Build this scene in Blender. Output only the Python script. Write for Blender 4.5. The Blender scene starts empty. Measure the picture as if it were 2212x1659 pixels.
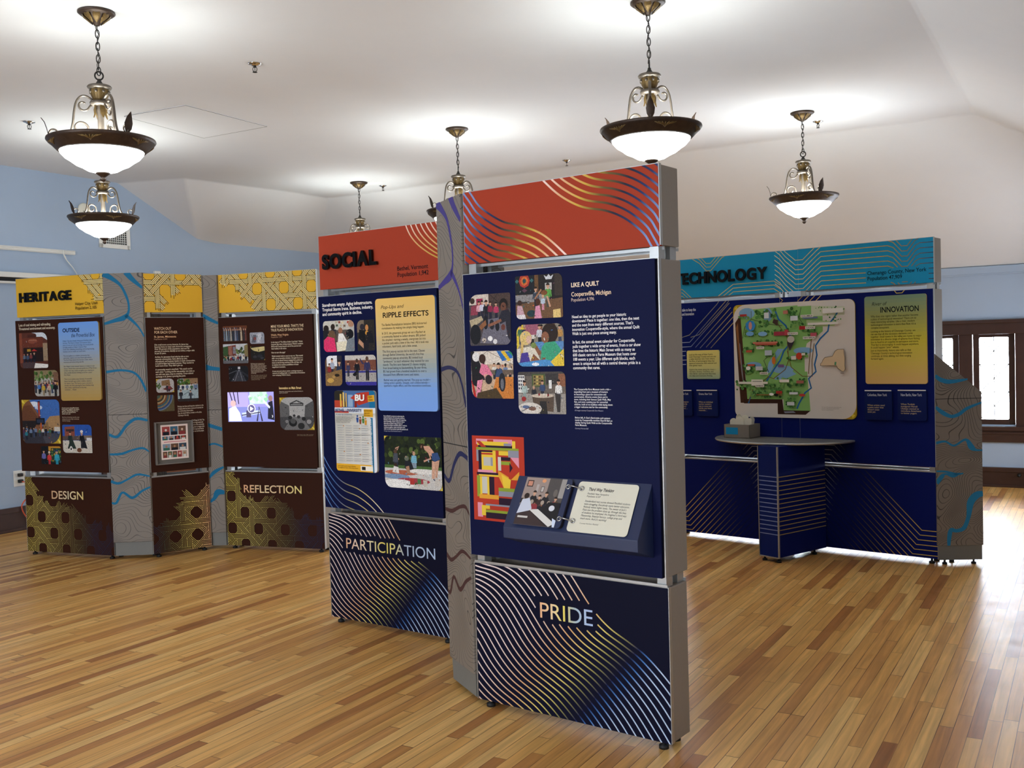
import bpy, bmesh, math, random
from mathutils import Vector, Matrix
random.seed(7)
SC = bpy.context.scene
COL = SC.collection

# ------------------------------------------------------------ camera, light, exposure
CAM_H = 1.599
def make_camera():
    f, pitch, roll = 2164.2, 0.0340, -0.0287
    cd = bpy.data.cameras.new('camera'); co = bpy.data.objects.new('camera', cd); COL.objects.link(co)
    cd.sensor_fit = 'HORIZONTAL'; cd.sensor_width = 36.0; cd.lens = f / 2212 * 36.0
    cd.clip_start = 0.05; cd.clip_end = 200
    fw = Vector((0, math.cos(pitch), -math.sin(pitch))); R = Vector((1, 0, 0)); U = R.cross(fw)
    cr, sr = math.cos(roll), math.sin(roll)
    r = R * cr + U * sr; u = -R * sr + U * cr
    m = Matrix((r, u, -fw)).transposed().to_4x4(); m.translation = Vector((0, 0, CAM_H))
    co.matrix_world = m
    SC.camera = co
make_camera()
SC.view_settings.view_transform = 'Standard'
SC.view_settings.look = 'None'
SC.view_settings.gamma = 1.0
SC.view_settings.use_curve_mapping = False
SC.view_settings.exposure = 0.55
SC.cycles.use_denoising = True
SC.cycles.max_bounces = 7
SC.cycles.diffuse_bounces = 5
SC.cycles.sample_clamp_indirect = 6.0
SC.cycles.caustics_reflective = False
SC.cycles.caustics_refractive = False
WORLD_STRENGTH = 26.0
LAMP_POWER = 3.9
LAMP_COLOR = (0.97, 1.0, 0.96)
BOWL_GLOW = 6.0
w = bpy.data.worlds.new('overcast_sky'); SC.world = w; w.use_nodes = True
bg = w.node_tree.nodes['Background']
bg.inputs[0].default_value = (0.83, 0.88, 1.0, 1); bg.inputs[1].default_value = WORLD_STRENGTH

# ------------------------------------------------------------ room axes: u runs along the boards, v across them
TH = math.radians(30.244)
AU = Vector((math.sin(TH), math.cos(TH), 0)); AV = Vector((math.cos(TH), -math.sin(TH), 0))
def RM(u, v, z=0.0): return AU * u + AV * v + Vector((0, 0, z))

# ------------------------------------------------------------ colours and materials
def s2l(c): return c / 12.92 if c <= 0.04045 else ((c + 0.055) / 1.055) ** 2.4
_hc = {}
def hx(s):
    if not isinstance(s, str): return s
    if s not in _hc:
        t = s if len(s) >= 6 else ''.join(ch * 2 for ch in s)
        _hc[s] = tuple(s2l(int(t[i:i + 2], 16) / 255) for i in (0, 2, 4)) + (0.0,)
    return _hc[s]
def nodes(m): return m.node_tree.nodes, m.node_tree.links
def pmat(name, color, rough=0.5, metal=0.0, noise=0.0, nscale=20.0, bump=0.0, spec=0.5, coat=0.0):
    m = bpy.data.materials.new(name); m.use_nodes = True
    N, L = nodes(m); b = N['Principled BSDF']
    c = hx(color)
    b.inputs['Roughness'].default_value = rough; b.inputs['Metallic'].default_value = metal
    b.inputs['Specular IOR Level'].default_value = spec; b.inputs['Coat Weight'].default_value = coat
    tc = N.new('ShaderNodeTexCoord'); nz = N.new('ShaderNodeTexNoise'); nz.inputs['Scale'].default_value = nscale
    nz.inputs['Detail'].default_value = 4
    L.new(tc.outputs['Object'], nz.inputs['Vector'])
    mx = N.new('ShaderNodeMix'); mx.data_type = 'RGBA'
    mx.inputs[6].default_value = tuple(x * (1 - noise) for x in c[:3]) + (1,)
    mx.inputs[7].default_value = tuple(min(1, x * (1 + noise)) for x in c[:3]) + (1,)
    L.new(nz.outputs['Fac'], mx.inputs[0]); L.new(mx.outputs[2], b.inputs['Base Color'])
    if bump:
        bp = N.new('ShaderNodeBump'); bp.inputs['Strength'].default_value = bump; bp.inputs['Distance'].default_value = 0.004
        L.new(nz.outputs['Fac'], bp.inputs['Height']); L.new(bp.outputs[0], b.inputs['Normal'])
    return m
def print_material(name, rough, spec):
    # printed laminate: the ink colour is stored per face; alpha marks metallic foil ink
    m = bpy.data.materials.new(name); m.use_nodes = True
    N, L = nodes(m); b = N['Principled BSDF']
    a = N.new('ShaderNodeAttribute'); a.attribute_name = 'ink'
    L.new(a.outputs['Color'], b.inputs['Base Color'])
    b.inputs['Roughness'].default_value = rough; b.inputs['Specular IOR Level'].default_value = spec
    mt = N.new('ShaderNodeMath'); mt.operation = 'MULTIPLY'; mt.inputs[1].default_value = 0.35
    L.new(a.outputs['Alpha'], mt.inputs[0]); L.new(mt.outputs[0], b.inputs['Metallic'])
    return m
M = {}
M['print'] = print_material('printed_laminate', 0.55, 0.09)
M['photo'] = print_material('photo_paper', 0.5, 0.2)
def grain(m, scale, lo, hi):
    # fine mottling so that the printed pictures read as photographs
    N, L = nodes(m); b = N['Principled BSDF']; a = [n for n in N if n.type == 'ATTRIBUTE'][0]
    tc = N.new('ShaderNodeTexCoord'); nz = N.new('ShaderNodeTexNoise'); nz.inputs['Scale'].default_value = scale; nz.inputs['Detail'].default_value = 5; nz.inputs['Roughness'].default_value = 0.65
    L.new(tc.outputs['Object'], nz.inputs['Vector'])
    mr = N.new('ShaderNodeMapRange'); mr.inputs['From Min'].default_value = 0.35; mr.inputs['From Max'].default_value = 0.65; mr.inputs['To Min'].default_value = lo; mr.inputs['To Max'].default_value = hi
    L.new(nz.outputs['Fac'], mr.inputs['Value'])
    mx = N.new('ShaderNodeMix'); mx.data_type = 'RGBA'; mx.blend_type = 'MULTIPLY'; mx.inputs[0].default_value = 1.0
    L.new(a.outputs['Color'], mx.inputs[6]); L.new(mr.outputs[0], mx.inputs[7]); L.new(mx.outputs[2], b.inputs['Base Color'])
grain(M['photo'], 190.0, 0.62, 1.22)
M['gloss'] = print_material('glossy_card', 0.35, 0.4)
M['alu'] = pmat('brushed_aluminium', 'b4b5b3', 0.38, 0.75, 0.08, 60)
M['cap'] = pmat('taupe_end_cap', '8c8378', 0.55, 0, 0.05, 90)
M['plinth'] = pmat('grey_plinth', '6f6f69', 0.55, 0, 0.06, 90)
M['black'] = pmat('black_rubber', '0c0c0d', 0.6, 0, 0.1, 40)
M['letter'] = pmat('gloss_black_letter', '030304', 0.25, 0, 0.0, 10, spec=0.3)
M['navybox'] = pmat('navy_lectern', '1c2748', 0.45, 0, 0.05, 60)
M['white'] = pmat('white_paint', 'e4e4de', 0.5, 0, 0.03, 30)
M['cream'] = pmat('cream_card', 'e9e4d2', 0.5, 0, 0.03, 30)
M['steel'] = pmat('bright_steel', 'b9b9b6', 0.25, 0.9, 0.05, 40)
M['chrome'] = pmat('chrome', 'd5d5d5', 0.12, 1.0, 0.0, 40)
M['dark'] = pmat('dark_slot', '0b0b0c', 0.8, 0, 0.0, 10)
M['bronze'] = pmat('dark_bronze', '3f3025', 0.45, 0.45, 0.45, 45, 0.25)
M['pewter'] = pmat('antique_silver_gilt', '5d544a', 0.4, 0.6, 0.3, 40, 0.1)
M['gilt'] = pmat('antique_gold_leaf', '6d5730', 0.45, 0.55, 0.5, 90, 0.3)
M['iron'] = pmat('black_iron', '2a2723', 0.5, 0.6, 0.1, 50)
M['orange'] = pmat('orange_cord', 'd8562f', 0.5, 0, 0.03, 30)
M['table'] = pmat('grey_laminate_top', '8b8983', 0.3, 0.25, 0.12, 25)
M['taupebox'] = pmat('taupe_card_box', '82796f', 0.6, 0, 0.05, 80)
M['tealtag'] = pmat('teal_label', '1f8fbe', 0.5, 0, 0.03, 40)
M['ceil'] = pmat('ceiling_plaster', 'dfe0e1', 0.9, 0, 0.015, 6, 0.03)
M['wall'] = pmat('blue_wall_paint', 'a3b5cb', 0.75, 0, 0.02, 8, 0.03)
M['wood'] = pmat('dark_stained_oak', '3a221b', 0.38, 0, 0.3, 14, 0.08)
M['doorwood'] = pmat('brown_door_wood', '7a4a2c', 0.4, 0, 0.25, 12, 0.05)
M['acrylic'] = pmat('smoked_taupe_acrylic', '75706a', 0.2, 0, 0.05, 20, coat=0.3)

def floor_material():
    m = bpy.data.materials.new('strip_wood_floor'); m.use_nodes = True
    N, L = nodes(m); b = N['Principled BSDF']
    g = N.new('ShaderNodeNewGeometry')
    def dot(vec):
        d = N.new('ShaderNodeVectorMath'); d.operation = 'DOT_PRODUCT'; d.inputs[1].default_value = vec
        L.new(g.outputs['Position'], d.inputs[0]); return d.outputs['Value']
    def math_(op, a, c=None):
        k = N.new('ShaderNodeMath'); k.operation = op
        for i, x in enumerate((a, c)):
            if x is None: continue
            if isinstance(x, (int, float)): k.inputs[i].default_value = x
            else: L.new(x, k.inputs[i])
        return k.outputs[0]
    u = dot(tuple(AU)); v = dot(tuple(AV))
    vw = math_('DIVIDE', v, 0.0572); row = math_('FLOOR', vw); fv = math_('FRACT', vw)
    wn = N.new('ShaderNodeTexWhiteNoise'); wn.noise_dimensions = '1D'; L.new(row, wn.inputs['W'])
    ul = math_('ADD', math_('DIVIDE', u, 0.95), math_('MULTIPLY', wn.outputs['Value'], 37.0))
    idx = math_('FLOOR', ul); fu = math_('FRACT', ul)
    cb = N.new('ShaderNodeCombineXYZ'); L.new(row, cb.inputs[0]); L.new(idx, cb.inputs[1])
    w2 = N.new('ShaderNodeTexWhiteNoise'); w2.noise_dimensions = '2D'; L.new(cb.outputs[0], w2.inputs['Vector'])
    rp = N.new('ShaderNodeValToRGB'); L.new(w2.outputs['Value'], rp.inputs[0])
    els = [(0.0, 'a3693a'), (0.05, 'bb8147'), (0.18, 'd29a56'), (0.45, 'dfa95f'), (0.7, 'e6b369'), (0.92, 'edbf76'), (1.0, 'd09656')]
    cr = rp.color_ramp
    while len(cr.elements) < len(els): cr.elements.new(0.5)
    for e, (p, c) in zip(cr.elements, els): e.position = p; e.color = hx(c)[:3] + (1,)
    # grain stretched along the boards
    cg = N.new('ShaderNodeCombineXYZ'); L.new(math_('MULTIPLY', u, 2.2), cg.inputs[0]); L.new(math_('MULTIPLY', v, 42.0), cg.inputs[1])
    L.new(math_('MULTIPLY', w2.outputs['Value'], 50.0), cg.inputs[2])
    nz = N.new('ShaderNodeTexNoise'); nz.inputs['Scale'].default_value = 1.0; nz.inputs['Detail'].default_value = 5; nz.inputs['Distortion'].default_value = 0.6
    L.new(cg.outputs[0], nz.inputs['Vector'])
    mr = N.new('ShaderNodeMapRange'); mr.inputs['From Min'].default_value = 0.3; mr.inputs['From Max'].default_value = 0.75
    mr.inputs['To Min'].default_value = 0.74; mr.inputs['To Max'].default_value = 1.16
    L.new(nz.outputs['Fac'], mr.inputs['Value'])
    mul = N.new('ShaderNodeMix'); mul.data_type = 'RGBA'; mul.blend_type = 'MULTIPLY'; mul.inputs[0].default_value = 1.0
    L.new(rp.outputs['Color'], mul.inputs[6]); L.new(mr.outputs[0], mul.inputs[7])
    # joints between boards
    e1 = math_('LESS_THAN', fv, 0.05); e2 = math_('LESS_THAN', fu, 0.0038); gap = math_('MAXIMUM', e1, e2)
    # joints open up irregularly: some are tight
    nj = N.new('ShaderNodeTexNoise'); nj.inputs['Scale'].default_value = 3.0; L.new(g.outputs['Position'], nj.inputs['Vector'])
    gap2 = math_('MULTIPLY', gap, math_('MULTIPLY', nj.outputs['Fac'], 1.5))
    mg = N.new('ShaderNodeMix'); mg.data_type = 'RGBA'; L.new(gap2, mg.inputs[0]); L.new(mul.outputs[2], mg.inputs[6])
    mg.inputs[7].default_value = hx('4a2c16')[:3] + (1,)
    L.new(mg.outputs[2], b.inputs['Base Color'])
    ns = N.new('ShaderNodeTexNoise'); ns.inputs['Scale'].default_value = 9.0; ns.inputs['Detail'].default_value = 6; L.new(g.outputs['Position'], ns.inputs['Vector'])
    rr = N.new('ShaderNodeMapRange'); rr.inputs['To Min'].default_value = 0.28; rr.inputs['To Max'].default_value = 0.46; L.new(ns.outputs['Fac'], rr.inputs['Value'])
    L.new(rr.outputs[0], b.inputs['Roughness'])
    b.inputs['Specular IOR Level'].default_value = 0.28
    bp = N.new('ShaderNodeBump'); bp.inputs['Strength'].default_value = 0.12; bp.inputs['Distance'].default_value = 0.002
    L.new(math_('SUBTRACT', nz.outputs['Fac'], gap), bp.inputs['Height']); L.new(bp.outputs[0], b.inputs['Normal'])
    return m
M['floor'] = floor_material()

def topo_material(name, base, line):
    # laminate printed with contour lines: level sets of a noise field
    m = bpy.data.materials.new(name); m.use_nodes = True
    N, L = nodes(m); b = N['Principled BSDF']
    tc = N.new('ShaderNodeTexCoord'); mp = N.new('ShaderNodeMapping'); mp.inputs['Scale'].default_value = (1.6, 1.6, 2.4)
    L.new(tc.outputs['Object'], mp.inputs[0])
    def mt(op, a, c=None):
        k = N.new('ShaderNodeMath'); k.operation = op
        for i, x in enumerate((a, c)):
            if isinstance(x, (int, float)): k.inputs[i].default_value = x
            elif x is not None: L.new(x, k.inputs[i])
        return k.outputs[0]
    def field(off):
        v = N.new('ShaderNodeVectorMath'); v.operation = 'ADD'; v.inputs[1].default_value = off; L.new(mp.outputs[0], v.inputs[0])
        nz = N.new('ShaderNodeTexNoise'); nz.inputs['Scale'].default_value = 1.1; nz.inputs['Detail'].default_value = 1.0; nz.inputs['Distortion'].default_value = 0.4
        L.new(v.outputs[0], nz.inputs['Vector']); return nz.outputs['Fac']
    e = 0.01; f0 = field((0, 0, 0)); dx = mt('SUBTRACT', field((e, 0, 0)), f0); dy = mt('SUBTRACT', field((0, e, 0)), f0); dz = mt('SUBTRACT', field((0, 0, e)), f0)
    g2 = mt('SQRT', mt('ADD', mt('ADD', mt('MULTIPLY', dx, dx), mt('MULTIPLY', dy, dy)), mt('MULTIPLY', dz, dz)))
    NL = 50.0; fr = mt('FRACT', mt('MULTIPLY', f0, NL)); ab = mt('ABSOLUTE', mt('SUBTRACT', fr, 0.5))
    ln = mt('LESS_THAN', ab, mt('MULTIPLY', g2, NL / e * 0.0021))
    mx = N.new('ShaderNodeMix'); mx.data_type = 'RGBA'; L.new(ln, mx.inputs[0])
    mx.inputs[6].default_value = hx(base)[:3] + (1,); mx.inputs[7].default_value = hx(line)[:3] + (1,)
    L.new(mx.outputs[2], b.inputs['Base Color']); b.inputs['Roughness'].default_value = 0.55
    return m
M['topo'] = topo_material('contour_laminate', '7a7166', '3d3832')

def glass_material():
    m = bpy.data.materials.new('window_glass'); m.use_nodes = True
    N, L = nodes(m); N.remove(N['Principled BSDF']); out = N['Material Output']
    t = N.new('ShaderNodeBsdfTransparent'); t.inputs[0].default_value = (0.96, 0.98, 0.98, 1)
    gl = N.new('ShaderNodeBsdfGlossy'); gl.inputs['Roughness'].default_value = 0.03
    fz = N.new('ShaderNodeFresnel'); fz.inputs['IOR'].default_value = 1.45
    mx = N.new('ShaderNodeMixShader'); L.new(fz.outputs[0], mx.inputs[0]); L.new(t.outputs[0], mx.inputs[1]); L.new(gl.outputs[0], mx.inputs[2])
    L.new(mx.outputs[0], out.inputs[0]); return m
M['glass'] = glass_material()
def glow_material():
    # frosted alabaster glass lit from inside
    m = bpy.data.materials.new('lit_alabaster_glass'); m.use_nodes = True
    N, L = nodes(m); b = N['Principled BSDF']
    b.inputs['Base Color'].default_value = (0.85, 0.87, 0.86, 1); b.inputs['Roughness'].default_value = 0.3
    tc = N.new('ShaderNodeTexCoord'); nz = N.new('ShaderNodeTexNoise'); nz.inputs['Scale'].default_value = 7; nz.inputs['Distortion'].default_value = 1.5
    L.new(tc.outputs['Object'], nz.inputs['Vector'])
    mr = N.new('ShaderNodeMapRange'); mr.inputs['To Min'].default_value = BOWL_GLOW * 0.35; mr.inputs['To Max'].default_value = BOWL_GLOW * 1.4
    mr.inputs['From Min'].default_value = 0.25; mr.inputs['From Max'].default_value = 0.65
    L.new(nz.outputs['Fac'], mr.inputs['Value']); L.new(mr.outputs[0], b.inputs['Emission Strength'])
    b.inputs['Emission Color'].default_value = (0.93, 1.0, 0.99, 1); return m
M['glow'] = glow_material()
def screen_material():
    m = print_material('lit_screen', 0.25, 0.4); N, L = nodes(m); b = N['Principled BSDF']
    a = [n for n in N if n.type == 'ATTRIBUTE'][0]; L.new(a.outputs['Color'], b.inputs['Emission Color']); b.inputs['Emission Strength'].default_value = 0.75
    return m
M['screen'] = screen_material()

# ------------------------------------------------------------ mesh builder and object helpers
ORG = {}
def tag(o, label=None, cat=None, group=None, kind=None):
    if label: o['label'] = label
    if cat: o['category'] = cat
    if group: o['group'] = group
    if kind: o['kind'] = kind
    return o
def empty(name, p, label, cat, group=None):
    o = bpy.data.objects.new(name, None); COL.objects.link(o); o.location = p; o.empty_display_size = 0.1
    ORG[o.name] = Vector(p); return tag(o, label, cat, group)
class MB:
    def __init__(s, fr=None): s.v = []; s.f = []; s.c = []; s.m = []; s.sm = []; s.fr = fr or (lambda a, n, z: Vector((a, n, z)))
    def P(s, p): s.v.append(s.fr(*p)); return len(s.v) - 1
    def face(s, idx, c=None, mi=0, smooth=False): s.f.append(idx); s.c.append(c); s.m.append(mi); s.sm.append(smooth)
    def poly(s, pts, c=None, mi=0, smooth=False): s.face([s.P(p) for p in pts], c, mi, smooth)
    def box(s, a0, a1, n0, n1, z0, z1, c=None, mi=0):
        i = [s.P(p) for p in ((a0, n0, z0), (a1, n0, z0), (a1, n1, z0), (a0, n1, z0), (a0, n0, z1), (a1, n0, z1), (a1, n1, z1), (a0, n1, z1))]
        for q in ((0, 3, 2, 1), (4, 5, 6, 7), (0, 1, 5, 4), (2, 3, 7, 6), (1, 2, 6, 5), (3, 0, 4, 7)): s.face([i[k] for k in q], c, mi)
    def prism(s, pts, z0, z1, c=None, mi=0):       # pts (a,n); z1 may be one value or a list
        n = len(pts); zt = z1 if isinstance(z1, (list, tuple)) else [z1] * n
        lo = [s.P((p[0], p[1], z0)) for p in pts]; hi = [s.P((p[0], p[1], z)) for p, z in zip(pts, zt)]
        s.face(lo[::-1], c, mi); s.face(hi, c, mi)
        for k in range(n): s.face([lo[k], lo[(k + 1) % n], hi[(k + 1) % n], hi[k]], c, mi)
    def slab(s, pts, t, c=None, mi=0):             # outline of (a,z) points extruded from n=t[0] to n=t[1]
        n = len(pts); lo = [s.P((p[0], t[0], p[1])) for p in pts]; hi = [s.P((p[0], t[1], p[1])) for p in pts]
        s.face(lo[::-1], c, mi); s.face(hi, c, mi)
        for k in range(n): s.face([lo[k], lo[(k + 1) % n], hi[(k + 1) % n], hi[k]], c, mi)
    def lathe(s, prof, seg=32, cx=0, cy=0, c=None, mi=0, smooth=True, mod=None):
        rows = []
        for r, z in prof:
            rows.append([s.P((cx + (r * (mod(2 * math.pi * k / seg, r, z) if mod else 1)) * math.cos(2 * math.pi * k / seg), cy + (r * (mod(2 * math.pi * k / seg, r, z) if mod else 1)) * math.sin(2 * math.pi * k / seg), z)) for k in range(seg)])
        for a, b in zip(rows, rows[1:]):
            for k in range(seg): s.face([a[k], a[(k + 1) % seg], b[(k + 1) % seg], b[k]], c, mi, smooth)
    def tube(s, pts, r, seg=8, closed=False, c=None, mi=0, flat=1.0):
        pts = [Vector(p) for p in pts]; n = len(pts); rows = []; rr = r if isinstance(r, (list, tuple)) else [r] * n
        up = None
        for i in range(n):
            if closed: t = (pts[(i + 1) % n] - pts[i - 1])
            else: t = pts[min(i + 1, n - 1)] - pts[max(i - 1, 0)]
            if t.length < 1e-9: t = Vector((0, 0, 1))
            t.normalize()
            if up is None: up = t.cross(Vector((0.3, 0.91, 0.27))).normalized()
            up = (up - t * up.dot(t)).normalized(); sd = t.cross(up)
            rows.append([s.P(tuple(pts[i] + (up * math.cos(2 * math.pi * k / seg) * flat + sd * math.sin(2 * math.pi * k / seg)) * rr[i])) for k in range(seg)])
        prs = list(zip(rows, rows[1:])) + ([(rows[-1], rows[0])] if closed else [])
        for a, b in prs:
            for k in range(seg): s.face([a[k], a[(k + 1) % seg], b[(k + 1) % seg], b[k]], c, mi, True)
        if not closed: s.face(rows[0][::-1], c, mi); s.face(rows[-1], c, mi)
    def build(s, name, mats, parent=None, bevel=0.0, org=None):
        if not isinstance(mats, (list, tuple)): mats = [mats]
        me = bpy.data.meshes.new(name)
        lo = Vector([min(p[i] for p in s.v) for i in range(3)]); hi = Vector([max(p[i] for p in s.v) for i in range(3)])
        o0 = Vector(org) if org is not None else (lo + hi) / 2
        me.from_pydata([tuple(p - o0) for p in s.v], [], s.f)
        for m in mats: me.materials.append(m)
        me.polygons.foreach_set('material_index', s.m); me.polygons.foreach_set('use_smooth', s.sm)
        if any(c is not None for c in s.c):
            at = me.color_attributes.new('ink', 'FLOAT_COLOR', 'CORNER'); buf = []
            for f, c in zip(s.f, s.c):
                if callable(c):
                    for i in f: buf.extend(c(i))
                else:
                    q = hx(c) if c is not None else (0.5, 0.5, 0.5, 0)
                    for _ in f: buf.extend(q)
            at.data.foreach_set('color', buf)
        me.update()
        o = bpy.data.objects.new(name, me); COL.objects.link(o); ORG[o.name] = o0
        if parent is not None: o.parent = parent; o.location = o0 - ORG[parent.name]
        else: o.location = o0
        if bevel:
            b = o.modifiers.new('soft_edges', 'BEVEL'); b.width = bevel; b.segments = 2; b.limit_method = 'ANGLE'
        return o

# ------------------------------------------------------------ lettering
_fontcurve = bpy.data.curves.new('lettering', 'FONT')
_fo = bpy.data.objects.new('lettering', _fontcurve)
def text_mesh(body, bold=0.0, italic=0.0, line=1.0, align='LEFT', extrude=0.0, bevel=0.0, res=2):
    COL.objects.link(_fo)
    t = _fontcurve; t.body = body; t.size = 1.0; t.offset = bold; t.shear = italic; t.space_line = line; t.align_x = align
    t.extrude = extrude; t.bevel_depth = bevel; t.bevel_resolution = 1; t.resolution_u = res; t.fill_mode = 'FRONT' if extrude == 0 else 'BOTH'
    bpy.context.view_layer.update()
    ev = _fo.evaluated_get(bpy.context.evaluated_depsgraph_get()); me = ev.to_mesh()
    V = [tuple(x.co) for x in me.vertices]; F = [list(p.vertices) for p in me.polygons]
    ev.to_mesh_clear(); COL.objects.unlink(_fo)
    return V, F
def add_text(mb, body, rect, n, col, bold=0.0, italic=0.0, line=1.0, mi=0, res=None, align='LEFT', turn=False):
    """print a block of text into rect (a0,z1,a1,z0) on the panel plane n"""
    V, F = text_mesh(body, bold, italic, line, align, res=res or (6 if len(body) < 16 else 3 if len(body) < 60 else 2))
    if not V: return
    x0 = min(v[0] for v in V); x1 = max(v[0] for v in V); y0 = min(v[1] for v in V); y1 = max(v[1] for v in V)
    a0, z1, a1, z0 = rect; base = len(mb.v); co = []
    for v in V:
        s, t = (v[0] - x0) / (x1 - x0), (v[1] - y0) / (y1 - y0)
        if turn: a, z = a0 + (1 - t) * (a1 - a0), z0 + s * (z1 - z0)
        else: a, z = a0 + s * (a1 - a0), z0 + t * (z1 - z0)
        co.append((a, z)); mb.P((a, n, z))
    cc = col if not callable(col) else (lambda i, co=co, base=base: col(*co[i - base]))
    for f in F: mb.face([base + i for i in f], cc, mi)

# ------------------------------------------------------------ flat artwork: clipped polygons
def clip(poly, clipper):
    out = poly; n = len(clipper)
    for i in range(n):
        ax, ay = clipper[i]; bx, by = clipper[(i + 1) % n]; src = out; out = []
        if not src: break
        def side(p): return (bx - ax) * (p[1] - ay) - (by - ay) * (p[0] - ax)
        for k in range(len(src)):
            p, q = src[k - 1], src[k]; sp, sq = side(p), side(q)
            if sq >= 0:
                if sp < 0: t = sp / (sp - sq); out.append((p[0] + t * (q[0] - p[0]), p[1] + t * (q[1] - p[1])))
                out.append(q)
            elif sp >= 0: t = sp / (sp - sq); out.append((p[0] + t * (q[0] - p[0]), p[1] + t * (q[1] - p[1])))
    return out
def rrect(a0, z1, a1, z0, r):
    """rounded rectangle, radii for (top left, top right, bottom right, bottom left), counter-clockwise in (a,z)"""
    if not isinstance(r, (tuple, list)): r = (r,) * 4
    pts = []
    for (cx, cz, rad, st) in ((a1 - r[1], z1 - r[1], r[1], 0), (a0 + r[0], z1 - r[0], r[0], 90), (a0 + r[3], z0 + r[3], r[3], 180), (a1 - r[2], z0 + r[2], r[2], 270)):
        if rad <= 0: pts.append((cx, cz)); continue
        for k in range(7):
            t = math.radians(st + 15 * k); pts.append((cx + rad * math.cos(t), cz + rad * math.sin(t)))
    return pts
def ribbon(line, wd):
    """offset a polyline of (a,z[,w]) into quads"""
    L = []; n = len(line)
    for i in range(n):
        p, q = line[max(i - 1, 0)], line[min(i + 1, n - 1)]; dx, dz = q[0] - p[0], q[1] - p[1]; d = math.hypot(dx, dz) or 1
        w = (line[i][2] if len(line[i]) > 2 else wd) / 2; L.append(((line[i][0] - dz / d * w, line[i][1] + dx / d * w), (line[i][0] + dz / d * w, line[i][1] - dx / d * w)))
    return [[L[i][1], L[i + 1][1], L[i + 1][0], L[i][0]] for i in range(n - 1)]
def smooth_line(pts, sub=6):
    """Catmull-Rom through points"""
    out = []; n = len(pts); d = len(pts[0])
    for i in range(n - 1):
        p0, p1, p2, p3 = pts[max(i - 1, 0)], pts[i], pts[i + 1], pts[min(i + 2, n - 1)]
        for k in range(sub):
            t = k / sub
            out.append(tuple(0.5 * (2 * p1[j] + (p2[j] - p0[j]) * t + (2 * p0[j] - 5 * p1[j] + 4 * p2[j] - p3[j]) * t * t + (3 * p1[j] - p0[j] - 3 * p2[j] + p3[j]) * t ** 3) for j in range(d)))
    out.append(tuple(pts[-1])); return out
def stops(t, st):
    if t <= st[0][0]: return hx(st[0][1])
    for (t0, c0), (t1, c1) in zip(st, st[1:]):
        if t <= t1:
            k = (t - t0) / (t1 - t0); a, b = hx(c0), hx(c1); return tuple(x + (y - x) * k for x, y in zip(a, b))
    return hx(st[-1][1])
def foil(c): return c[:3] + (1.0,)
def add_ribbon(mb, line, wd, n, col, clipper, avoid=(), mi=0):
    for q in ribbon(line, wd):
        cx = sum(p[0] for p in q) / 4; cz = sum(p[1] for p in q) / 4
        if any(b[0] < cx < b[2] and b[3] < cz < b[1] for b in avoid): continue
        q = clip(q, clipper)
        if len(q) > 2: mb.poly([(a, n, z) for a, z in q], foil(col(cx, cz)) if callable(col) else col, mi)

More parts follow.
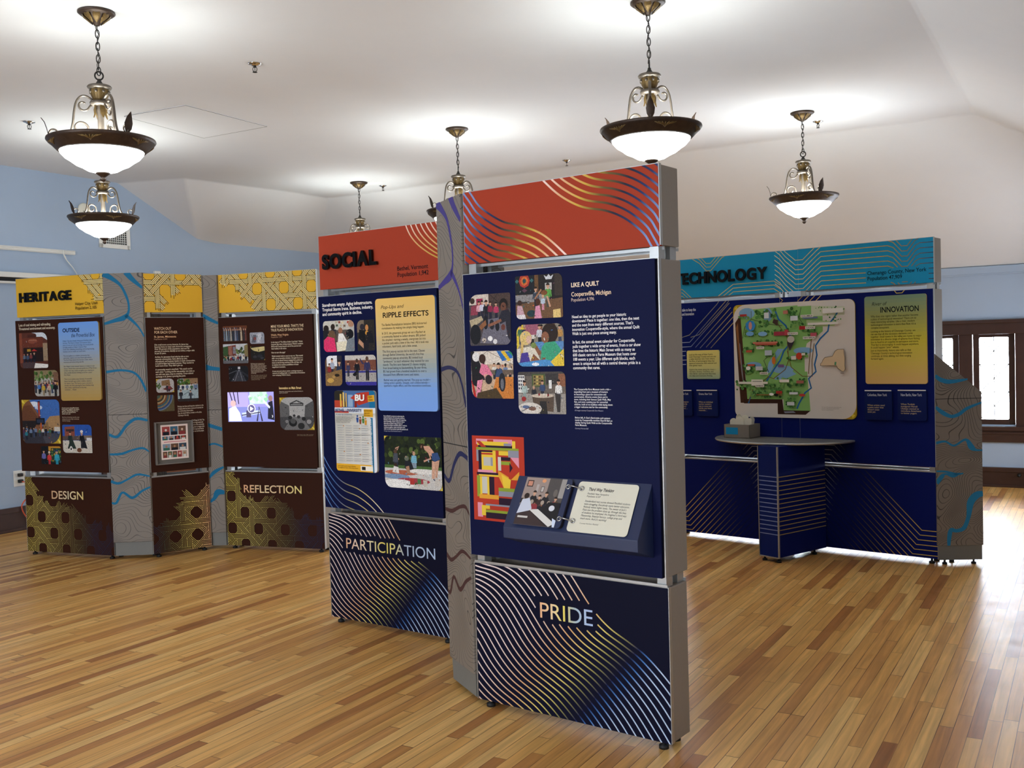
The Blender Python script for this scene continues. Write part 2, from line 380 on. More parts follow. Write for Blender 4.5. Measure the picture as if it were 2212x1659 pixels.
class Art:
    """paints flat shapes, in 0..1 coordinates with y down, inside an outline on the panel plane"""
    def __init__(s, mb, rect, n, outline=None, mi=0):
        s.mb = mb; s.r = rect; s.n = n; s.o = outline or rrect(*rect, 0); s.k = 0; s.mi = mi
        s.ar = (rect[2] - rect[0]) / (rect[1] - rect[3])
    def put(s, pts, c):
        a0, z1, a1, z0 = s.r; q = [(a0 + x * (a1 - a0), z1 + y * (z0 - z1)) for x, y in pts]
        ar = sum(q[i - 1][0] * q[i][1] - q[i][0] * q[i - 1][1] for i in range(len(q)))
        if ar < 0: q = q[::-1]
        q = clip(q, s.o)
        if len(q) > 2: s.mb.poly([(a, s.n + s.k * 0.00003, z) for a, z in q], c, s.mi)
        s.k += 1
    def e(s, x, y, rx, ry, c, seg=14): s.put([(x + rx * math.cos(6.2832 * k / seg), y + ry * math.sin(6.2832 * k / seg)) for k in range(seg)], c)
    def rct(s, x0, y0, x1, y1, c): s.put([(x0, y0), (x1, y0), (x1, y1), (x0, y1)], c)
    def person(s, x, y, h, shirt, pants='223', hair='2a1d16', skin='c99a7c', back=False):
        w = h / s.ar
        s.rct(x - 0.9 * w, y + 4.6 * h, x - 0.05 * w, y + 9 * h, pants); s.rct(x + 0.05 * w, y + 4.6 * h, x + 0.9 * w, y + 9 * h, pants)
        s.put([(x - 1.0 * w, y + 1.4 * h), (x + 1.0 * w, y + 1.4 * h), (x + 1.65 * w, y + 2.1 * h), (x + 1.9 * w, y + 4.6 * h), (x + 1.3 * w, y + 4.8 * h), (x + 1.05 * w, y + 3 * h), (x + 1.0 * w, y + 5 * h), (x - 1.0 * w, y + 5 * h), (x - 1.05 * w, y + 3 * h), (x - 1.3 * w, y + 4.8 * h), (x - 1.9 * w, y + 4.6 * h), (x - 1.65 * w, y + 2.1 * h)], shirt)
        s.rct(x - 0.35 * w, y + 0.8 * h, x + 0.35 * w, y + 1.6 * h, skin)
        s.e(x, y, 0.85 * w, h, skin if not back else hair)
        if not back: s.put([(x + 0.95 * w * math.cos(t), y - 0.1 * h - 1.0 * h * math.sin(t)) for t in [math.pi * k / 8 for k in range(9)]], hair)
    def do(s, ops):
        for o in ops:
            k = o[0]
            if k == 'r': s.rct(*o[1:])
            elif k == 'e': s.e(*o[1:])
            elif k == 'p': s.put([(o[i], o[i + 1]) for i in range(2, len(o), 2)], o[1])
            elif k == 'h': s.person(*o[1:])
            elif k == 'l':                         # line: colour, width, points
                a0, z1, a1, z0 = s.r; pts = [(o[i], o[i + 1] / s.ar) for i in range(3, len(o), 2)]
                for q in ribbon(pts, o[2]): s.put([(x, y * s.ar) for x, y in q], o[1])
            elif k == 'c':                         # crowd row: y, n, head size, seed
                rg = random.Random(o[4])
                for i in range(o[2]):
                    s.person((i + rg.uniform(0.2, 0.8)) / o[2], o[1] + rg.uniform(-0.02, 0.03), o[3] * rg.uniform(0.9, 1.1), rg.choice(['2b3550', '8a2f35', 'd8d2c6', '3f6a4a', '1b1b20', 'b98a4a', '6a7fa0', '55304a']), rg.choice(['20242f', '3a4660', '5a5348', '15151a']), rg.choice(['2a1d16', '5a4028', '111', 'a98']), rg.choice(['c99a7c', 'a87858', '8a5a40', 'd9b096']), rg.random() < 0.4)
            elif k == 't':                         # foliage blobs: x0,y0,x1,y1,n,size,seed,colours
                rg = random.Random(o[7])
                for i in range(o[5]): q = o[6] * rg.uniform(0.6, 1.3); s.e(rg.uniform(o[1], o[3]), rg.uniform(o[2], o[4]), q / s.ar, q, rg.choice(o[8]), 8)
GOLD = 'c9a72c'
def photo(parent, fr, rect, n, ops, round_=(0.25, 0.25, 0.25, 0.25), bgc='333', gold=False, name='photo_print', label=None, mat='photo'):
    mb = MB(fr); w = min(rect[2] - rect[0], rect[1] - rect[3]); out = rrect(*rect, tuple(x * w for x in round_))
    if gold:
        g = rrect(*rect, (0.03 * w, round_[1] * w, 0.03 * w, round_[3] * w))
        mb.slab(g, (n - 0.001, n + 0.0008), 'c2a02a')
        for (x, y, c) in ((rect[0], rect[1], 'e0cc4a'), (rect[2], rect[3], 'e6d458')):
            sx = 1 if x == rect[0] else -1
            q = [(x, y), (x + sx * 0.03 * w, y), (x + sx * 0.16 * w, y - sx * 0.16 * w), (x, y - sx * 0.05 * w)]
            mb.poly([(a, n + 0.0009, z) for a, z in (q if sx > 0 else q)], c)
    mb.slab(out, (n - 0.001, n + 0.001), bgc)
    A = Art(mb, rect, n + 0.00115, out); A.do(ops)
    if mat == 'photo' and len(ops) > 5:              # small scattered print detail in the picture's own colours
        rg = random.Random(len(ops) * 7 + int(rect[0] * 1000)); pal = [x for o in ops for x in o if isinstance(x, str) and len(x) in (3, 6)]
        for i in range(26):
            x, y, q = rg.random(), 0.15 + 0.85 * rg.random(), rg.uniform(0.004, 0.011); c = hx(rg.choice(pal)); k = rg.uniform(0.35, 1.15); t_ = rg.uniform(0, 3.14); e_ = rg.uniform(0.6, 2.6)
            A.put([(x + q * (e_ * math.cos(t_) * u - math.sin(t_) * v), y + q * A.ar * (e_ * math.sin(t_) * u + math.cos(t_) * v)) for u, v in ((-1, -1), (1, -0.7), (0.8, 1), (-0.9, 0.8))], tuple(min(1, z * k) for z in c[:3]) + (0.0,))
    return tag(mb.build(name, M[mat], parent), label)

# ------------------------------------------------------------ room shell
UW, VL, VR, UB, ZC = 11.729, -8.957, 1.65, -3.2, 3.49
def rmb(): return MB(lambda u, v, z: RM(u, v, z))
def struct(mb, name, mats, parent=None, **k): return tag(mb.build(name, mats, parent, **k), kind='structure')
b = rmb(); b.poly([(UB, VL, 0), (UB, VR, 0), (UW, VR, 0), (UW, VL, 0)][::-1]); struct(b, 'floor', M['floor'])
# ceiling: a flat field with slopes down to the eaves and a dormer over the left wall
b = rmb(); cv = {k: b.P(p) for k, p in dict(a=(UB - .1, VL - .2, ZC), b=(7.11, VL - .2, ZC), c=(7.40, -8.20, ZC), d=(8.68, -7.98, ZC), e=(9.4, -7.98, ZC), f=(9.4, -0.87, ZC), g=(UB - .1, -0.87, ZC), h=(8.468, VL - .2, 2.847), i=(10.66, VL - .2, 2.86), j=(UW + .2, VL - .2, 2.24), k=(UW + .2, VR + .2, 2.24), l=(UB - .1, VR + .2, 2.25)).items()}
for f in ('abcdefg', 'bhc', 'chid', 'die', 'eijkf', 'fklg'): b.face([cv[x] for x in f])
o = struct(b, 'ceiling', M['ceil'])
bm = bmesh.new(); bm.from_mesh(o.data)
ed = [e for e in bm.edges if len(e.link_faces) == 2 and e.calc_face_angle(0) > 0.08]
bmesh.ops.bevel(bm, geom=ed, offset=0.025, segments=3, affect='EDGES', profile=0.5)
for f in bm.faces: f.smooth = True
bmesh.ops.recalc_face_normals(bm, faces=bm.faces)
bm.to_mesh(o.data); bm.free()
wn = o.modifiers.new('flat_fields', 'WEIGHTED_NORMAL'); wn.mode = 'FACE_AREA'; wn.weight = 100
b = rmb(); b.poly([(UB, VL, 0), (UW, VL, 0), (UW, VL, 3.6), (UB, VL, 3.6)]); struct(b, 'wall_left', M['wall'])
WV0, WV1, WZ0, WZ1 = -6.30, 0.50, 0.66, 1.63      # opening of the far window bank
b = rmb()
for v0, v1, z0, z1 in ((VL, WV0, 0, 2.5), (WV1, VR, 0, 2.5), (WV0, WV1, 0, WZ0), (WV0, WV1, WZ1, 2.5)): b.box(UW, UW + 0.16, v0, v1, z0, z1)
struct(b, 'wall_far', M['wall'])
b = rmb()                                         # right wall; unseen windows added and sized to let in fill daylight
FILL_RW = [(0.9, 1.7), (9.5, 10.7)]
us = [UB] + [x for r in FILL_RW for x in r] + [UW]
for i in range(0, len(us), 2): b.box(us[i], us[i + 1], VR, VR + 0.16, 0, 2.5)
for u0, u1 in FILL_RW: b.box(u0, u1, VR, VR + 0.16, 0, 0.66); b.box(u0, u1, VR, VR + 0.16, 1.75, 2.5)
struct(b, 'wall_right', M['wall'])
FILL_BV = [(-6.2, -4.6), (-3.4, -1.5)]     # unseen tall windows added behind the camera for fill daylight
b = rmb(); vs = [VL] + [x for r in FILL_BV for x in r] + [VR]
for i in range(0, len(vs), 2): b.box(UB - 0.16, UB, vs[i], vs[i + 1], 0, 3.6)
for v0, v1 in FILL_BV: b.box(UB - 0.16, UB, v0, v1, 0, 0.9); b.box(UB - 0.16, UB, v0, v1, 2.3, 3.6)
struct(b, 'wall_back', M['wall'])
# baseboards
def baseboard(name, run, h):
    b = rmb()
    if run == 'left':
        for u0, u1 in ((UB, 6.82), (8.28, UW)):
            b.box(u0, u1, VL, VL + 0.022, 0, h - 0.045); b.box(u0, u1, VL, VL + 0.032, h - 0.05, h); b.box(u0, u1, VL, VL + 0.035, 0, 0.028)
    elif run == 'far': b.box(UW - 0.022, UW, VL, VR, 0, h - 0.045); b.box(UW - 0.032, UW, VL, VR, h - 0.05, h); b.box(UW - 0.04, UW, VL, VR, 0, 0.025)
    else: b.box(UB, UW, VR - 0.025, VR, 0, h)
    struct(b, name, M['wood'], bevel=0.004)
baseboard('baseboard_left', 'left', 0.232); baseboard('baseboard_far', 'far', 0.21); baseboard('baseboard_right', 'right', 0.21)
b = rmb(); b.box(UW - 0.03, UW, VL, VR, 2.262, 2.34); b.box(UW - 0.018, UW, VL, VR, 2.247, 2.268); struct(b, 'trim_1', M['wall'], bevel=0.006)
# far window bank: dark casing, sashes and leaded panes
b = rmb(); g = 0.035
b.box(UW - g, UW, WV0 - 0.13, WV1 + 0.13, 1.62, 1.75); b.box(UW - g - 0.02, UW, WV0 - 0.15, WV1 + 0.15, 1.735, 1.773)
for v0, v1 in ((WV0 - 0.13, WV0 + 0.02), (WV1 - 0.02, WV1 + 0.13)): b.box(UW - g, UW, v0, v1, 0.66, 1.63)
b.box(UW - g, UW, WV0 - 0.13, WV1 + 0.13, 0.477, 0.60); b.box(UW - g - 0.01, UW, WV0 - 0.13, WV1 + 0.13, 0.56, 0.585)
b.box(UW - g - 0.035, UW + 0.10, WV0 - 0.16, WV1 + 0.16, 0.60, 0.645)
struct(b, 'trim_2', M['wood'], bevel=0.004)
PC = [-0.932 + 0.541 * k for k in range(-9, 3)]   # pane centres across the bank
b = rmb(); edges = [WV0] + [x for c in PC for x in (c - 0.205, c + 0.205)] + [WV1]
for i in range(0, len(edges), 2):
    if edges[i + 1] > edges[i]: b.box(UW - 0.012, UW + 0.10, edges[i], edges[i + 1], WZ0 - 0.02, WZ1)
struct(b, 'trim_3', M['wood'], bevel=0.004)
def leaded(k, c):
    w, z0, z1 = 0.14, 0.714, 1.587
    b = rmb(); s = 0.20
    for v0, v1, y0, y1 in ((c - s, c - w, WZ0, WZ1), (c + w, c + s, WZ0, WZ1), (c - w, c + w, WZ0, z0), (c - w, c + w, z1, WZ1)): b.box(UW + 0.03, UW + 0.07, v0, v1, y0, y1)
    win = struct(b, 'window_%d' % k, M['wood'], bevel=0.003)
    b = rmb(); b.box(UW + 0.047, UW + 0.051, c - w, c + w, z0, z1); b.build('glass_pane', M['glass'], win)
    b = rmb(); r = 0.0042; u = UW + 0.044; H = (z1 - z0) / 3
    def bar(p, q): b.tube([(u, p[0], p[1]), (u, q[0], q[1])], r, 6)
    bar((c, z0), (c, z1))
    for i in range(3):
        bar((c - w, z0 + i * H), (c + w, z0 + (i + 1) * H)); bar((c + w, z0 + i * H), (c - w, z0 + (i + 1) * H))
        if i: bar((c - w, z0 + i * H), (c + w, z0 + i * H))
    b.build('lead_came', M['plinth'], win)
for k, c in enumerate(PC): leaded(k + 1, c)
k = 10
for u0, u1 in FILL_RW:  # frames of the added right-wall fill windows
    b = rmb(); t = 0.07
    for p in ((u0, u0 + t, 0.66, 1.75), (u1 - t, u1, 0.66, 1.75), (u0, u1, 0.66, 0.73), (u0, u1, 1.68, 1.75), ((u0 + u1) / 2 - t / 2, (u0 + u1) / 2 + t / 2, 0.66, 1.75)): b.box(p[0], p[1], VR, VR + 0.08, p[2], p[3])
    win = struct(b, 'window_%d' % k, M['wood'], bevel=0.004); k += 1
    b = rmb(); b.box(u0, u1, VR + 0.05, VR + 0.054, 0.7, 1.72); b.build('glass_pane', M['glass'], win)
for v0, v1 in FILL_BV:  # frames of the added fill windows in the back wall
    b = rmb(); t = 0.07
    for p in ((v0, v0 + t, 0.9, 2.3), (v1 - t, v1, 0.9, 2.3), (v0, v1, 0.9, 0.97), (v0, v1, 2.23, 2.3), ((v0 + v1) / 2 - t / 2, (v0 + v1) / 2 + t / 2, 0.9, 2.3)): b.box(UB - 0.08, UB, p[0], p[1], p[2], p[3])
    win = struct(b, 'window_%d' % k, M['wood'], bevel=0.004); k += 1
    b = rmb(); b.box(UB - 0.054, UB - 0.05, v0, v1, 0.94, 2.26); b.build('glass_pane', M['glass'], win)
# daylight portals fill the window openings, real and added alike
def portal(p, rot_dir, sx, sz):
    ld = bpy.data.lights.new('window_daylight', 'AREA'); ld.shape = 'RECTANGLE'; ld.size = sx; ld.size_y = sz; ld.cycles.is_portal = True
    o = bpy.data.objects.new('window_daylight', ld); COL.objects.link(o)
    z = -rot_dir; x = Vector((0, 0, 1)).cross(z).normalized(); y = z.cross(x)
    m = Matrix((x, y, z)).transposed().to_4x4(); m.translation = p; o.matrix_world = m
portal(RM(UW + 0.155, (WV0 + WV1) / 2, (WZ0 + WZ1) / 2), -AU, WV1 - WV0, WZ1 - WZ0)
for v0, v1 in FILL_BV: portal(RM(UB - 0.155, (v0 + v1) / 2, 1.6), AU, v1 - v0, 1.4)
for u0, u1 in FILL_RW: portal(RM((u0 + u1) / 2, VR + 0.155, 1.2), -AV, u1 - u0, 1.09)
# brown door and casing on the left wall, seen through the gaps of the kiosk
b = rmb(); b.box(6.95, 8.15, VL - 0.03, VL + 0.012, 0.0, 2.04)
door = struct(b, 'door_1', M['doorwood'])
b = rmb()
for u0, u1, z0, z1 in ((6.82, 6.95, 0, 2.17), (8.15, 8.28, 0, 2.17), (6.82, 8.28, 2.04, 2.17)): b.box(u0, u1, VL, VL + 0.03, z0, z1)
b.build('door_frame', M['wood'], door, bevel=0.004)
b = rmb()
for u0, u1 in ((7.08, 7.48), (7.62, 8.02)):
    for z0, z1 in ((0.2, 0.85), (1.0, 1.9)): b.box(u0, u1, VL + 0.01, VL + 0.02, z0, z1)
b.build('door_panel', M['doorwood'], door, bevel=0.006)
b = rmb(); b.lathe([(0.0, 0), (0.026, 0.004), (0.03, 0.02), (0.02, 0.034), (0, 0.038)], 16, 8.06, VL + 0.06); o = b.build('door_handle', M['steel'], door)

# ------------------------------------------------------------ exhibit kiosks
BODY = 0.018
BROWN, NAVY = '361c12', '0a1036'
NAVYT = '091860'
def frame_of(X, Y, deg):
    an = math.radians(deg); D = Vector((math.cos(an), math.sin(an), 0)); N = Vector((math.sin(an), -math.cos(an), 0)); O = Vector((X, Y, 0))
    return lambda a, n, z: O + D * a + N * n + Vector((0, 0, z))
def front_panel(fr, a0, a1, z0, z1, n, col, t=0.02):
    mb = MB(fr); mb.box(a0, a1, n - t, n, z0, z1, col); return mb
def carcass(root, fr, a0, a1, lev, D=0.16, rtrim=0.012):
    """grey-brown cases, aluminium posts, rails, edge trims and feet of one kiosk wing"""
    T, hb, bt, bb, kt, B = lev
    for nm, z0, z1, nf, nb in (('header_case', hb + 0.004, T, -0.02, -D), ('body_case', bb, bt, BODY - 0.02, -D - 0.01), ('kick_case', B, kt, -0.02, -D)):
        mb = MB(fr); mb.box(a0 + 0.004, a1, nb, nf, z0, z1); mb.build(nm, M['cap'], root, bevel=0.004)
        mb = MB(fr)                                   # thin bright edge where the printed panel meets the case
        mb.slab([(a0 - 0.003, z0), (a0 + 0.001, z0), (a0 + 0.001, z1 - 0.001), (a1 - 0.001, z1 - 0.001), (a1 - 0.001, z0), (a1 + 0.003, z0), (a1 + 0.003, z1 + 0.003), (a0 - 0.003, z1 + 0.003)], (nf, nf + 0.019))
        mb.build('edge_trim', M['alu'], root)
    for a in (a0 + 0.012, a1 - 0.052):
        for n in (-0.062, -D + 0.006):
            mb = MB(fr)
            mb.box(a, a + 0.04, n, n + 0.05, kt - 0.004, hb + 0.008)
            mb.build('post', M['alu'], root)
    for z in (kt, hb):
        s = 1 if z == kt else -1
        for n in ((-0.008 if z == kt else -0.045), -D + 0.002):
            mb = MB(fr); mb.box(a0 + 0.002, a1 - 0.002, n, n + 0.007, min(z, z + s * 0.012), max(z, z + s * 0.012)); mb.build('frame_rail', M['alu'], root)
    for a in (a0 + 0.05, a1 - 0.05):
        for n in (-0.03, -D + 0.03):
            mb = MB(fr); p = fr(a, n, 0); q = MB(); q.lathe([(0.0, 0), (0.02, 0), (0.02, 0.014), (0.008, 0.018), (0.008, B + 0.004), (0, B + 0.004)], 12, p.x, p.y); q.build('foot', M['black'], root)
def hard_letters(parent, fr, word, rect, n, t=0.022):
    """free-standing letters: each one its own bevelled solid"""
    parts = []; x = 0.0; gap = 0.07
    for ch in word:
        V, F = text_mesh(ch, bold=0.03, extrude=0.5, bevel=0.01, res=5); xs = [v[0] for v in V]; parts.append((V, F, x - min(xs))); x += max(xs) - min(xs) + gap
    tot = x - gap; h0 = min(v[1] for V, F, _ in parts for v in V); h1 = max(v[1] for V, F, _ in parts for v in V); d0 = min(v[2] for v in parts[0][0]); d1 = max(v[2] for v in parts[0][0])
    a0, z1, a1, z0 = rect
    for V, F, dx in parts:
        mb = MB(fr)
        for v in V: mb.P((a0 + (v[0] + dx) / tot * (a1 - a0), n + 0.002 + (v[2] - d0) / (d1 - d0) * t, z0 + (v[1] - h0) / (h1 - h0) * (z1 - z0)))
        for f in F: mb.face(f)
        mb.build('letter', M['letter'], parent)
def interp(x, pts):
    if x <= pts[0][0]: return pts[0][1]
    for (x0, y0), (x1, y1) in zip(pts, pts[1:]):
        if x <= x1: return y0 + (y1 - y0) * (x - x0) / (x1 - x0)
    return pts[-1][1]
def weave(mb, rect, inside, n, line, fill, nl, lw, hole, turn=0.0, seed=1, hw=0.0175):
    """cane-work pattern: single level and upright bands, doubled diagonal bands, octagonal holes, ragged ends"""
    rg = random.Random(seed); R_ = rrect(*rect, 0); ca, cz = 0.127, 0.134; dl = math.hypot(ca, cz); step = 0.012; lay = 0; segs = []
    d1, d2 = (ca / dl, cz / dl), (ca / dl, -cz / dl); gap = ca * cz / dl
    fams = [((0, 1), [(i + 0.5) * ca for i in range(-9, 10)], (1, 0)), ((1, 0), [(j + 0.5) * cz for j in range(-9, 10)], (0, 1))]
    for d in (d1, d2): fams.append((d, [2 * gap * (i + 0.5) + e for i in range(-9, 10) for e in (-0.022, 0.022)], (-d[1], d[0])))
    ct, st = math.cos(turn), math.sin(turn); rot = lambda p: (p[0] * ct - p[1] * st, p[0] * st + p[1] * ct)
    for d, offs, nn in fams:
        d, nn = rot(d), rot(nn)
        for of in offs:
            bx, bz = hole[0] + nn[0] * of, hole[1] + nn[1] * of; jit = (rg.uniform(-0.03, 0.03), rg.uniform(-0.03, 0.03)); run = []
            for t in range(-110, 111):
                a, z = bx + d[0] * t * step, bz + d[1] * t * step
                run.append(rect[0] - 0.03 < a < rect[2] + 0.03 and rect[3] - 0.03 < z < rect[1] + 0.03 and inside(a + jit[0], z + jit[1]))
            i = 0
            while i < len(run):
                if not run[i]: i += 1; continue
                j = i
                while j < len(run) and run[j]: j += 1
                if j - i > 4: segs.append((d, nn, bx, bz, (i - 110) * step, (j - 110) * step))
                i = j
    # cut the bands into short lengths and shuffle their stacking so they pass over and under
    bits = []
    for d, nn, bx, bz, t0, t1 in segs:
        m = max(1, int((t1 - t0) / 0.10))
        for q in range(m): bits.append((rg.random(), d, nn, bx, bz, t0 + (t1 - t0) * q / m, t0 + (t1 - t0) * (q + 1) / m, q == 0, q == m - 1))
    bits.sort(key=lambda x: x[0])
    for lay, (_, d, nn, bx, bz, t0, t1, first, last) in enumerate(bits):
        z_ = n + 0.000012 * lay
        q = clip([(bx + d[0] * t + nn[0] * s_, bz + d[1] * t + nn[1] * s_) for t, s_ in ((t0, -hw), (t1, -hw), (t1, hw), (t0, hw))], R_)
        if len(q) > 2: mb.poly([(a, z_, z) for a, z in (q if sum(q[i - 1][0] * q[i][1] - q[i][0] * q[i - 1][1] for i in range(len(q))) > 0 else q[::-1])], fill)
        for k in range(nl):
            s_ = -hw + 2 * hw * k / (nl - 1); e0, e1 = (rg.uniform(-0.01, 0.03) if first else 0.0), (rg.uniform(-0.01, 0.03) if last else 0.0)
            ln = [(bx + d[0] * t + nn[0] * s_, bz + d[1] * t + nn[1] * s_) for t in [t0 - e0 + (t1 + e1 - t0 + e0) * x / 4 for x in range(5)]]
            add_ribbon(mb, ln, lw, z_ + 0.000006, line, R_)
WAVE = smooth_line([(0.10, 0.80), (0.20, 0.79), (0.274, 0.778), (0.36, 0.765), (0.442, 0.729), (0.521, 0.653), (0.617, 0.532), (0.70, 0.46), (0.795, 0.411), (0.863, 0.374), (0.93, 0.32), (1.0, 0.25), (1.06, 0.175), (1.12, 0.09), (1.2, -0.05)], 10)
FOIL = [(0.15, 'e6d3cc'), (0.40, 'd9a878'), (0.55, 'dcc970'), (0.66, '8a8450'), (0.76, '23284e'), (0.83, '4c7cc0'), (0.93, 'b9cbe6')]
def kick_waves(mb, rect, scale, n, avoid):
    out = rrect(*rect, 0)
    for k in range(0, 31):
        ln = [((a - 0.0268 * k) * scale, z - 0.016 * k) for a, z in WAVE]
        add_ribbon(mb, ln, 0.0060, n, lambda a, z: stops(a / scale + (0.3 - z) * 0.9, FOIL), out, avoid)
def band_waves(mb, rect, base, shift, ks, n, col, wd=0.0075, avoid=()):
    out = rrect(*rect, 0); base = smooth_line(base, 16)
    for k in ks: add_ribbon(mb, [(a + shift[0] * k, z + shift[1] * k) for a, z in base], wd, n, col, out, avoid)
def plaque(parent, fr, rect, n, cols, r=0.025, t=0.012, paint=None, name='plaque', label=None, mat='print'):
    """raised board with a graded print: cols = [(height fraction from top, colour)]"""
    mb = MB(fr); a0, z1, a1, z0 = rect; out = rrect(*rect, r); mb.slab(out, (n, n + t), cols[-1][1]); m = 24
    for k in range(m):
        za, zb = z1 - (z1 - z0) * k / m, z1 - (z1 - z0) * (k + 1) / m
        q = clip([(a0, zb), (a1, zb), (a1, za), (a0, za)], out)
        if len(q) > 2: mb.poly([(a, n + t + 0.0002, z) for a, z in q], stops((k + 0.5) / m, cols))
    if paint: paint(mb, n + t + 0.0006)
    return tag(mb.build(name, M[mat], parent), label)
# rivers printed on the pillars: (across 0..1, height) runs shared by the pillar design
RIVERS = [([(0.02, 2.30, .05), (0.23, 2.262, .035), (0.45, 2.205, .022), (0.58, 2.122, .02), (0.64, 2.05, .016), (0.62, 1.985, .02), (0.5, 1.945, .04), (0.28, 1.925, .03), (0.0, 1.90, .02)]),
          ([(0.55, 1.965, .03), (0.73, 1.915, .022), (0.88, 1.86, .014), (1.0, 1.79, .012)]), ([(0.6, 2.31, .05), (0.72, 2.262, .04), (0.85, 2.222, .03), (1.0, 2.18, .02)]),
          ([(0.0, 1.515, .022), (0.36, 1.526, .018), (0.68, 1.507, .018), (0.86, 1.45, .018), (1.0, 1.35, .02)]),
          ([(0.0, 1.013, .022), (0.22, 0.994, .022), (0.45, 1.081, .024), (0.7, 1.133, .024), (1.0, 1.118, .02)]), ([(0.0, 0.853, .016), (0.3, 0.855, .02), (0.6, 0.884, .016), (0.85, 0.895, .018), (1.0, 0.866, .01)]),
          ([(0.0, 0.636, .024), (0.19, 0.618, .02), (0.41, 0.645, .016), (0.68, 0.684, .018), (1.0, 0.667, .012)]), ([(0.0, 0.462, .016), (0.12, 0.462, .02), (0.28, 0.543, .018), (0.53, 0.498, .022), (0.78, 0.55, .018), (1.0, 0.58, .014)])]
RIVERS_NARROW = [([(0, 1.96, .03), (0.5, 1.922, .03), (1, 1.89, .02)]), ([(0, 1.53, .05), (0.45, 1.517, .035), (1, 1.508, .03)]), ([(0, 1.05, .03), (0.45, 1.029, .03), (1, 1.005, .03)]), ([(0, 0.875, .015), (0.45, 0.887, .016), (1, 0.86, .015)]), ([(0, 0.60, .014), (0.38, 0.65, .03), (1, 0.69, .015)]), ([(0, 0.40, .02), (0.31, 0.43, .03), (0.55, 0.48, .05), (1, 0.476, .03)])]
def pillar(root, P0, P1, back, tops, rivers, rcol, seam=1.17, base=(0.03, 0.14), label=None):
    """upright pillar: printed upper body over a recessed grey plinth; P0-P1 is the printed face"""
    P0 = Vector((*P0, 0)); P1 = Vector((*P1, 0)); D = (P1 - P0); L = D.length; D.normalize(); N = Vector((D.y, -D.x, 0))
    fr = lambda a, n, z: P0 + D * a + N * n + Vector((0, 0, z))
    pts = [(0, 0), (L, 0)] + [((Vector((*q, 0)) - P0) @ D, (Vector((*q, 0)) - P0) @ N) for q in back]
    mb = MB(fr); mb.prism(pts, base[1], tops); pl = mb.build('pillar', M['topo'], root, bevel=0.003)
    mb = MB(fr); cx = sum(p[0] for p in pts) / len(pts); cn = sum(p[1] for p in pts) / len(pts)
    mb.prism([(cx + (a - cx) * 0.95, cn + (n - cn) * 0.9) for a, n in pts], base[0], base[1] + 0.002); mb.build('plinth', M['plinth'], root)
    mb = MB(fr); mb.box(0.0, L, 0.0, 0.0006, seam - 0.002, seam + 0.002); mb.build('seam', M['dark'], pl)
    for i, rv in enumerate(rivers):
        mb = MB(fr); ln = smooth_line([(a * L, z, w) for a, z, w in rv], 5); col = rcol(rv[0][1]) if callable(rcol) else rcol
        for q in ribbon(ln, .02):
            q = clip(q, rrect(0, tops[0], L, base[1], 0))
            if len(q) > 2: mb.poly([(a, 0.0006, z) for a, z in q], col)
        if mb.f: mb.build('river_stripe', M['print'], pl)
    return fr, L

# ================================================================ HERITAGE kiosk (three wings, two pillars)
CREAM = 'ecdcc0'; YEL = 'e3b137'; YINK = '1f1a12'
KH = empty('exhibit_kiosk', (-2.9, 8.2, 0), 'yellow-topped HERITAGE display kiosk with three dark brown panels at left', 'exhibit kiosk')
GOLDK = [(0.0, 'c4b45a'), (0.2, 'cbbd70'), (0.45, '8d8050'), (0.65, '55523c'), (0.78, '30344a'), (1.0, '2b2e44')]
SKY, SUN = '5f86c4', 'dfe6ee'
# ---- first wing
fr = frame_of(-4.103, 8.364, -20.98); W = 0.918; lev = (2.304, 1.985, 1.957, 0.706, 0.654, 0.032)
carcass(KH, fr, 0, W, lev)
mb = front_panel(fr, 0, W, lev[1], lev[0], 0, YEL)
weave(mb, (0, lev[0], W, lev[1]), lambda a, z: z > interp(a, [(.66, 2.33), (.74, 2.22), (.8, 2.15), (.86, 2.11), (.92, 2.06)]), 0.0004, YINK, 'efd993', 4, 0.004, (0.8425, 2.31), 0, 1)
add_text(mb, 'Helper City, Utah\nPopulation 2,105', (0.632, 2.085, 0.863, 2.018), 0.008, '15120c', 0.005)
hd = mb.build('header_panel', M['print'], KH)
hard_letters(hd, fr, 'HERITAGE', (0.044, 2.187, 0.595, 2.106), 0.003, 0.012)
mb = front_panel(fr, -0.006, W - 0.006, lev[3], lev[2], BODY, BROWN)
t = BODY + 0.0005
add_text(mb, 'Loss of coal mining and railroading.\nThreatened environment and economy.', (0.029, 1.931, 0.421, 1.872), t, CREAM, 0.01)
add_text(mb, 'Creative spaces along Main Street\nbring artists, neighbors and visitors\ntogether. Old buildings find new\nlife, and new festivals fill the\nstreets each year.', (0.454, 1.235, 0.637, 1.175), t, CREAM, 0.01)
add_text(mb, 'Main Street on festival day. Lower left, a town\nmeeting at the museum. Right, musicians play\nbeside the old garage.', (0.454, 1.16, 0.634, 1.117), t, 'b9a68f')
bd = mb.build('body_panel', M['print'], KH)
